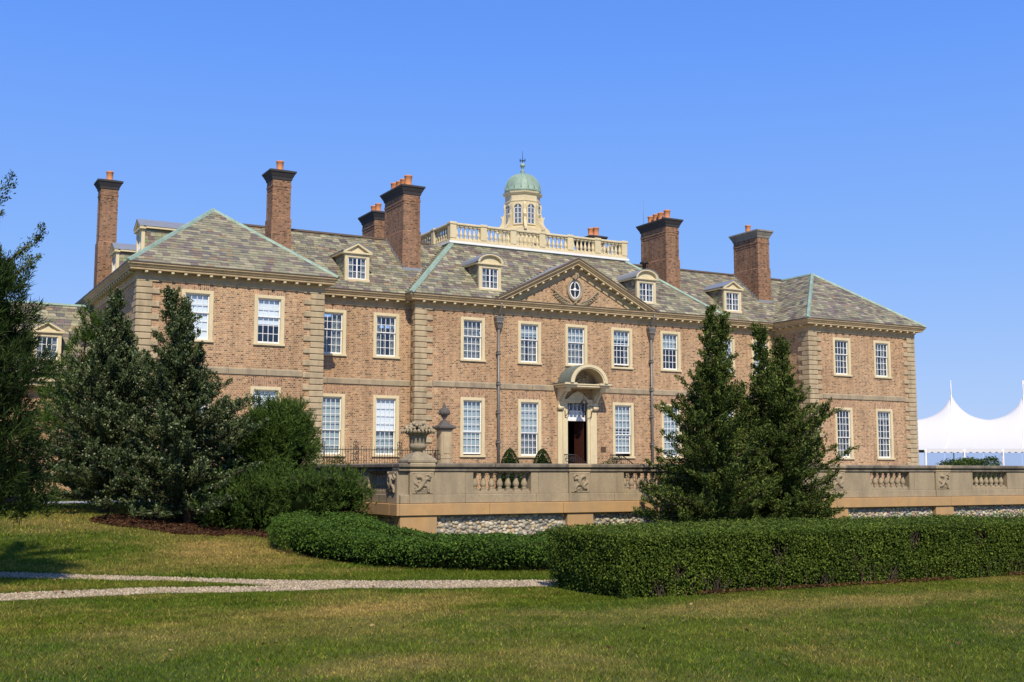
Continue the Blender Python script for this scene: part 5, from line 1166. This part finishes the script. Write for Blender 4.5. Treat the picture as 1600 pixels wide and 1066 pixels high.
def pine(name, base, lobes, label, mt=M_PINE, seed=4, tufts=70, nl=.11, nw=.012, per=16, trunk_h=1.0, cat='tree', core=True, trunk=True):
    """lobes: (dx, dy, z, rx, ry, rz) ellipsoids carrying needle tufts"""
    rng = np.random.default_rng(seed); root = empty(name, base); tag(root, label, cat); bx, by, bz = base; P_, A_, L_ = [], [], []; tr = MB()
    if trunk: tr.tube([(bx,by,bz-.05),(bx+.03,by,bz+trunk_h*.5),(bx,by+.03,bz+trunk_h)], [.12,.10,.05], 8)
    co = MB()
    for dx, dy, z, rx, ry, rz_ in lobes:
        c = np.array([bx+dx, by+dy, bz+z]); rr = np.array([rx, ry, rz_]); tr.tube([(bx,by,bz+min(trunk_h, z)*.6), tuple((np.array([bx,by,bz+z*.6])+c)/2), tuple(c)], [.05,.035,.02], 5)
        nt_ = int(tufts*(rx*ry+ry*rz_+rx*rz_)); d = unit(rng.normal(size=(nt_, 3))); rad = rng.uniform(.72, 1.06, nt_)
        bumpy = 1+.10*np.sin(d[:,0]*7+seed)+.10*np.sin(d[:,2]*8+d[:,1]*5)
        t0 = c+d*rr*(rad*bumpy)[:, None]; ax = unit(d*.7+np.array([0,0,.75])+rng.normal(0,.25,(nt_,3)))
        for k in range(per):
            a = unit(ax+rng.normal(0,.55,(nt_,3))); l_ = nl*rng.uniform(.7,1.25,nt_); P_.append(t0+ax*(rng.uniform(-.09,.09,nt_))[:,None]+a*l_[:,None]*.5); A_.append(a); L_.append(l_)
        if core:
            n0 = len(co.v); co.blob(tuple(c), tuple(rr*.62), 12, 8)
    P_, A_, L_ = np.concatenate(P_), np.concatenate(A_), np.concatenate(L_)
    tr.build('trunk', M_BARK, root)
    if core: co.build('inner_foliage', M_CORE, root)['kind'] = 'stuff'
    link('crown', quads_mesh('crown', diamonds(P_, A_, L_, nw, rng), mt), root)['kind'] = 'stuff'
    return root
# rounded mountain pines beside the terrace corner
def lobes_ball(n, R_, zc, rz_, seed, sub=.55):
    rng = np.random.default_rng(seed); L = [(0,0,zc,R_*.72,R_*.72,rz_*.75)]
    for i in range(n):
        d = unit(rng.normal(size=3)); d[2] = abs(d[2])*1.0-.25; L.append((d[0]*R_*.62, d[1]*R_*.62, zc+d[2]*rz_*.62, R_*sub*rng.uniform(.7,1), R_*sub*rng.uniform(.7,1), rz_*sub*rng.uniform(.65,.95)))
    return L
pine('mountain_pine', (9.45, 30.3, gz(9.45,30.3)), lobes_ball(12, 1.55, 1.75, 1.5, 5), 'tall rounded mountain pine bush beside the balustrade corner', seed=5, tufts=210, nl=.13, nw=.017, per=13, trunk_h=1.4, cat='shrub')
pine('mountain_pine', (8.7, 27.7, gz(8.7,27.7)), [(-1.0,.6,.55,.75,.8,.62),(-.4,.1,.62,.85,.8,.72),(.5,-.3,.66,.85,.8,.74),(1.15,-.35,.75,.75,.7,.78),(1.7,-.2,.8,.55,.7,.62),(-.9,1.3,.7,.8,.8,.8),(.2,.8,.9,.9,.8,.7)], 'low spreading mountain pine bush in the mulch bed in front of the taller one', seed=9, tufts=230, nl=.12, nw=.017, per=13, trunk_h=.5, cat='shrub')
pine('pine_tree', (5.55, 38.5, gz(5.55,38.5)), [(.2,0,4.6,.6,.6,.8),(.5,.1,3.9,.8,.8,.7),(-.4,0,3.7,.75,.8,.7),(0,0,2.9,1.1,1.1,.8),(.55,-.2,5.3,.38,.4,.6),(.15,0,5.5,.3,.3,.6),(-.4,-.5,2.1,1.2,1.2,.8)], 'light green pine standing behind the left junipers at the pavilion wall', seed=14, tufts=170, nl=.17, nw=.022, per=13, trunk_h=4.5, core=False)
# large pine cut by the left picture edge
rngp = np.random.default_rng(77); lb = []
for i in range(60):
    z = 1.3+3.5*i/60; a = i*2.4; q = (1.45-.12*z)*rngp.uniform(.35,1.0); lb.append((q*math.cos(a), q*math.sin(a), z, .42+.2*rngp.random(), .42+.2*rngp.random(), .26+.1*rngp.random()))
pine('pine_tree', (.80, 18.9, gz(.8,18.9)), lb, 'big dark pine reaching in at the left edge of the picture', M_PINED, seed=15, tufts=250, nl=.15, nw=.014, per=14, trunk_h=5.6, core=False)
conifer('cedar_tree', (1.0, 20.4, gz(1,20.4)), 6.35, 2.3, [(.05,0,1.0)], 'tall open cedar behind the big pine at the left edge', 34, M_JUN, seed=50, low=.50, leaf=.05, dens=1.1, shape=.33, thick=.2)

def leafy(name, core_mesh, P_, Nn, size, mt, label, cat, base, rng, asp=.55, flatness=.75, core_mat=M_CORE):
    root = empty(name, base); tag(root, label, cat)
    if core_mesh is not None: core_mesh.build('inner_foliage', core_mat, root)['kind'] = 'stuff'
    ax = unit(np.cross(Nn+rng.normal(0, 1-flatness+.25, Nn.shape), rng.normal(size=Nn.shape)))
    L = size*rng.uniform(.65, 1.35, len(P_)); link('leaves', quads_mesh('leaves', diamonds(P_, ax, L, L*asp, rng), mt), root)['kind'] = 'stuff'
    return root
# clipped hedge in front
rng = np.random.default_rng(91); hx0, hx1, hy0, hy1, hz1 = 8.72, 26.0, 12.9, 14.9, .865
def hedge_pts(n, xa, xb):
    f = rng.random(n); P_, Nn = np.zeros((n,3)), np.zeros((n,3)); aF, aT, aL = (xb-xa)*hz1*1.5, (xb-xa)*(hy1-hy0)*.75, (hy1-hy0)*hz1*1.5 if xa < 9 else 0; S = aF+aT+aL
    m = f < aF/S; k = m.sum(); P_[m] = np.stack([rng.uniform(xa,xb,k), np.full(k,hy0), rng.uniform(.03,hz1,k)], -1); Nn[m] = (0,-1,.15)
    t = (~m) & (f < (aF+aT)/S); k = t.sum(); P_[t] = np.stack([rng.uniform(xa,xb,k), rng.uniform(hy0,hy1,k), np.full(k,hz1)], -1); Nn[t] = (0,-.1,1)
    l = (~m) & (~t); k = l.sum(); P_[l] = np.stack([np.full(k,hx0), rng.uniform(hy0,hy1,k), rng.uniform(.03,hz1,k)], -1); Nn[l] = (-1,-.1,.15)
    return P_, Nn
P1, N1 = hedge_pts(98000, hx0, 17.2); P2, N2 = hedge_pts(22000, 17.2, hx1); P_, Nn = np.concatenate([P1,P2]), np.concatenate([N1,N2])
# rounded arrises, waving clipped faces, foot drawn in, tufts that have shot out
u_ = P_[:,0]*np.abs(Nn[:,1])+P_[:,1]*np.abs(Nn[:,0]); wave = .10*(fbm(u_*.8, P_[:,2]*1.3+P_[:,1]*.4, 41)-.5)+.10*(fbm(u_*3.1, P_[:,2]*3.4+P_[:,1], 45)-.5)
foot = .16*(1-sstep(0,.35,P_[:,2]))*(fbm(u_*1.4, P_[:,2]*0, 51)-.1)
front = Nn[:,2] < .5
edge = np.where(front, .09*sstep(.86,1.0,P_[:,2]), 0); edge2 = np.where(~front, .07*(1-sstep(0,.12,P_[:,1]-hy0)), 0)
P_ = P_+unit(Nn)*(wave-np.where(front,foot,0)-edge-edge2+rng.normal(0,.022,len(P_))-rng.exponential(.025,len(P_)))[:,None]
P_[~front,2] += .05*(fbm(P_[~front,0]*.9, P_[~front,1]*.9, 61)-.5)
# bare holes with twigs
holes_ = [(11.35,.55,.17),(14.1,.66,.14),(15.6,.66,.10),(12.9,.40,.07),(9.6,.34,.10),(9.3,.12,.12),(10.3,.10,.13),(12.2,.08,.11),(13.6,.09,.12)]
hd = np.min([np.hypot(P_[:,0]-a, (P_[:,2]-c)*1.2)/r for a, c, r in holes_], 0); keep = ~(front & (np.abs(Nn[:,1]) > .5) & (hd < 1+.35*rng.normal(size=len(P_))))
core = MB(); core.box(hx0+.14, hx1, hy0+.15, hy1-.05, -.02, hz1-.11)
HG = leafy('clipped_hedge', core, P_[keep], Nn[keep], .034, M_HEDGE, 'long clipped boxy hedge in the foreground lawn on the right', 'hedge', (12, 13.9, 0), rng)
tw = MB()
for a, c, r in holes_:
    for k in range(14): p = Vector((a+random.gauss(0,r*.6), hy0+.12, c-.2+random.gauss(0,.06))); tw.tube([p, p+Vector((random.gauss(0,.06),-.05,.16)), p+Vector((random.gauss(0,.1),-.09,.34))], [.006,.005,.002], 4, cap=False)
for k in range(45): x = random.uniform(hx0+.2, 17); p = Vector((x, hy0+random.uniform(.02,.12), 0)); tw.tube([p, p+Vector((random.gauss(0,.05),-.02,.15)), p+Vector((random.gauss(0,.08),-.06,.3))], [.009,.007,.003], 4, cap=False)
tw.build('twigs', M_BARK, HG)['kind'] = 'stuff'
n = 2000; x = rng.uniform(hx0-.1, 17.5, n); y = hy0+.02-rng.exponential(.07, n); m = vnoise(x*1.7, x*0, 5) > .35; x, y = x[m], y[m]; p = np.stack([x, y, ground_z(x, y)+.035+rng.uniform(0,.03,len(x))], -1)
lit = quads_mesh('leaf_litter', diamonds(p, rng.normal(size=p.shape)*[1,1,.35], rng.uniform(.025,.05,len(x)), .022, rng), leafmat('dead_leaf', (.07,.03,.015), (.13,.065,.03), (.22,.13,.06)))
tag(link('leaf_litter', lit), 'reddish brown dead leaves fallen along the foot of the clipped hedge', 'leaves', kind='stuff')
# lower loose hedge round the terrace corner
rng = np.random.default_rng(92); cl0 = np.array([(8.85,25.6),(8.4,23.6),(8.3,21.6),(8.6,19.7),(9.3,18.4),(10.9,17.75),(14,17.5),(19,17.4)]); q_ = np.linspace(0, 7, 200); cl = np.stack([np.interp(q_, range(8), cl0[:,i]) for i in range(2)], -1)
for _ in range(3): cl[12:-12] = np.stack([np.convolve(cl[:,i], np.ones(25)/25, 'valid') for i in range(2)], -1)
seg = np.r_[0, np.cumsum(np.linalg.norm(np.diff(cl, axis=0), axis=1))]
n = 84000; s_ = seg[-1]*rng.random(n)**1.25; cx_ = np.interp(s_, seg, cl[:,0]); cy_ = np.interp(s_, seg, cl[:,1]); e = .05; tx_ = np.interp(s_+e, seg, cl[:,0])-np.interp(s_-e, seg, cl[:,0]); ty_ = np.interp(s_+e, seg, cl[:,1])-np.interp(s_-e, seg, cl[:,1])
nrm2 = unit(np.stack([ty_, -tx_], -1)); hw = .98+.12*np.sin(s_*1.1); hh = .70-.16*sstep(2.8, 6.5, s_)+.10*(fbm(s_*.9, s_*0, 71)-.5)
th = rng.uniform(0, math.pi, n); ct, st = np.cos(th), np.sin(th); ex = .45; rx = np.sign(ct)*np.abs(ct)**ex; rz_ = st**.38
lump = 1+.16*(fbm(s_*1.6, th*1.8, 72)-.5)+.16*(fbm(s_*5, th*4, 73)-.5)+rng.normal(0,.025,n)-rng.exponential(.03,n)
end = np.sqrt(np.clip(1-((.9-s_)/.9)**2, .02, 1)); end = np.where(s_ < .9, end, 1)
P_ = np.stack([cx_-nrm2[:,0]*0+nrm2[:,0]*(-rx)*hw*lump*end, cy_+nrm2[:,1]*(-rx)*hw*lump*end, rz_*hh*lump*end+.02], -1); P_[:,2] += ground_z(P_[:,0], P_[:,1])
Nn = np.stack([nrm2[:,0]*(-ct), nrm2[:,1]*(-ct), st+.2], -1)
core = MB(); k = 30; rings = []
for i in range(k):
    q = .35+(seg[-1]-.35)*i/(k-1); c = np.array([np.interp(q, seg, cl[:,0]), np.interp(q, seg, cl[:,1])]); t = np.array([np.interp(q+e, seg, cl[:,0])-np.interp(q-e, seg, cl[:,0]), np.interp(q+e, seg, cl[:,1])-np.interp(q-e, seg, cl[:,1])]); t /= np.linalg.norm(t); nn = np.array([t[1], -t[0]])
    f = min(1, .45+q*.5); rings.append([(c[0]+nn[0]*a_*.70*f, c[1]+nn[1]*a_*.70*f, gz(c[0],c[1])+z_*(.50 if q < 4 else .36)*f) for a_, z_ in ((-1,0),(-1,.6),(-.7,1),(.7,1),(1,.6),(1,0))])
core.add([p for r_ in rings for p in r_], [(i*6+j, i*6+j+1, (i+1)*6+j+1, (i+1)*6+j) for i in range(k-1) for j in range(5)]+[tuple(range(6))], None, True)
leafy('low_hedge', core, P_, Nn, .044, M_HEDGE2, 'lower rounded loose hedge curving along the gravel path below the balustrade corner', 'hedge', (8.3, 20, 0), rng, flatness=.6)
# cone topiaries, box balls, laurel
def blobbush(name, base, rx, rz_, label, mt, n, size, seed, cone=False, lumps=.15):
    rng = np.random.default_rng(seed); d = unit(rng.normal(size=(n,3))); d[:,2] = np.abs(d[:,2]); core = MB()
    if cone:
        t = rng.random(n)**1.4; a = rng.uniform(0, 6.283, n); r_ = rx*(1-t)**.5*(1+rng.normal(0,.05,n)); r_ = np.minimum(r_, rx*(.8+1.5*t)); P_ = np.stack([base[0]+r_*np.cos(a), base[1]+r_*np.sin(a), base[2]+t*rz_], -1); Nn = np.stack([np.cos(a), np.sin(a), .5+0*a], -1); core.lathe([(rx*.8,base[2]),(rx*.78,base[2]+rz_*.2),(rx*.5,base[2]+rz_*.6),(.02,base[2]+rz_*.9)], base[0], base[1], 12)
    else:
        f = 1+lumps*np.sin(d[:,0]*6+seed)+lumps*np.sin(d[:,1]*7+d[:,2]*5)+rng.normal(0,.05,n); P_ = np.array(base)+d*np.array([rx, rx*.8, rz_])*f[:,None]; Nn = d; core.blob(base, (rx*.78, rx*.62, rz_*.78), 12, 8)
    return leafy(name, core, P_, Nn, size, mt, label, 'shrub', base, rng)
blobbush('topiary_cone', (24.98,46.0,.95), .66, 1.80, 'clipped cone topiary against the brick wall, beside the left downspout', M_BOX, 6000, .06, 1, True)
blobbush('topiary_cone', (26.66,46.0,.95), .68, 1.80, 'clipped cone topiary between the second lower window and the door', M_BOX, 6000, .06, 2, True)
blobbush('box_ball', (16.15,43.6,.95), .62, 1.2, 'clipped box ball in front of the iron fence', M_BOX, 3000, .06, 3)
blobbush('low_bush', (30.35,45.9,.95), .75, 1.3, 'small green bush at the foot of the right entrance rail', M_IVY, 2500, .07, 6)
blobbush('broadleaf_shrub', (2.6,33.5,gz(2.6,33.5)), 1.3, 1.15, 'pale green broadleaf shrub by the drive at the far left', M_IVY, 9000, .10, 4)
blobbush('spreading_bush', (56.6,47.5,.95), 2.1, 1.52, 'low spreading bush above the balustrade in front of the white tent', M_IVY, 14000, .11, 5, lumps=.12)

# ------------------------------------------------------------------ white marquee beyond the right pavilion
TT = empty('marquee', (79.4, 64.91, 0)); tag(TT, 'white peaked marquee tent with poles and clear walls behind the right pavilion', 'tent')
O = Vector((77.78, 66.93, 0)); TA = R(28.6); du = Vector((math.cos(TA), -math.sin(TA), 0)); dv = Vector((math.sin(TA), math.cos(TA), 0))
SP = 5.95; peaks = [-SP, 0, SP, 2*SP, 3*SP]; HWt = 6.0; EZt = 3.45; PK = 8.05
def tz(u_, v_):
    d = min(math.hypot(u_-p, v_) for p in peaks); edge_ = max(0, 1-abs(v_)/HWt); 
    if u_ < peaks[0]: edge_ = max(0, 1-math.hypot(u_-peaks[0], v_)/HWt)
    if u_ > peaks[-1]: edge_ = max(0, 1-math.hypot(u_-peaks[-1], v_)/HWt)
    ridge = 2.45*edge_**1.2; cone = 2.2*math.exp(-d/1.05)*min(1, edge_*1.6)
    return EZt+ridge+cone
b = MB(); nu, nv = 120, 44; us = np.linspace(peaks[0]-HWt, peaks[-1]+HWt, nu); idx = {}
for i, u_ in enumerate(us):
    for j in range(nv+1):
        v_ = -HWt+2*HWt*j/nv
        lim = HWt
        if u_ < peaks[0]: lim = HWt*math.sqrt(max(.0004, 1-((u_-peaks[0])/HWt)**2))
        if u_ > peaks[-1]: lim = HWt*math.sqrt(max(.0004, 1-((u_-peaks[-1])/HWt)**2))
        v_ = -lim+2*lim*j/nv; p = O+du*u_+dv*v_; b.v.append((p.x, p.y, tz(u_, v_))); b.c.append((1,1,1))
for i in range(nu-1):
    for j in range(nv): b.f.append((i*(nv+1)+j, (i+1)*(nv+1)+j, (i+1)*(nv+1)+j+1, i*(nv+1)+j+1)); b.sm.append(True)
b.build('canopy', M_TENT, TT)
for k, p0 in enumerate(peaks):                       # centre pole tips and ropes sewn into the seams
    p = O+du*p0; MB().tube([(p.x,p.y,0),(p.x,p.y,8.2),(p.x,p.y,9.3)], [.05,.05,.03], 6).build('centre_pole', M_TENTPOLE, TT)
    for s_ in (-1, 1):
        pts = []
        for t in np.linspace(0, 1, 14): uu, vv_ = p0-2.9*t*(1 if s_ else 1)*1.0, -HWt*t*1.0; q = O+du*(p0+s_*SP/2*t)+dv*vv_; pts.append((q.x, q.y, tz(p0+s_*SP/2*t, vv_)+.02))
        if s_ < 0: MB().tube(pts, .035, 4).build('seam_rope', simple('tent_seam', (.92,.92,.92), .7, .02, 2, bmp=0), TT)
    fl = O+du*p0
    MB().add([(fl.x,fl.y,9.0),(fl.x,fl.y,9.3),(fl.x+.25,fl.y-.1,9.22),(fl.x+.5,fl.y-.3,9.27),(fl.x+.5,fl.y-.3,9.0),(fl.x+.25,fl.y-.1,8.95)], [(0,5,2,1),(5,4,3,2)]).build('pennant', M_TENT, TT) if k == 2 else None
side_u = [-1.45-SP/2+SP/2*i for i in range(9)]
for i, u_ in enumerate(side_u):
    p = O+du*u_-dv*(HWt-.02); MB().tube([(p.x,p.y,0),(p.x,p.y,EZt+.05)], .085, 8).build('side_pole', M_TENTPOLE, TT)
    g = p-dv*1.8-du*.7; MB().tube([(p.x,p.y,EZt),(g.x,g.y,.3)], .035, 5).build('guy_strap', M_TENT, TT)
    if i < len(side_u)-1:
        vs = []; n = 24
        for k in range(n+1):
            t = k/n; q = O+du*(u_+SP/2*t)-dv*(HWt+.01); sc = .10*abs(math.sin(t*math.pi*6)); vs += [(q.x,q.y,EZt+.10-.0*sc),(q.x,q.y,EZt-.14-.16*math.sin(math.pi*t)*0-sc)]
        MB().add(vs, [(2*k,2*k+2,2*k+3,2*k+1) for k in range(n)], None, True).build('valance', M_TENT, TT)
        a, c = O+du*u_-dv*(HWt-.06), O+du*(u_+SP/2)-dv*(HWt-.06)
        for f0, f1 in ((.0,.5),(.5,1)):
            pa, pc = a.lerp(c, f0+.01), a.lerp(c, f1-.01); MB().add([(pa.x,pa.y,0),(pc.x,pc.y,0),(pc.x,pc.y,EZt),(pa.x,pa.y,EZt)], [(0,1,2,3)]).build('clear_wall_panel', M_VINYL, TT)
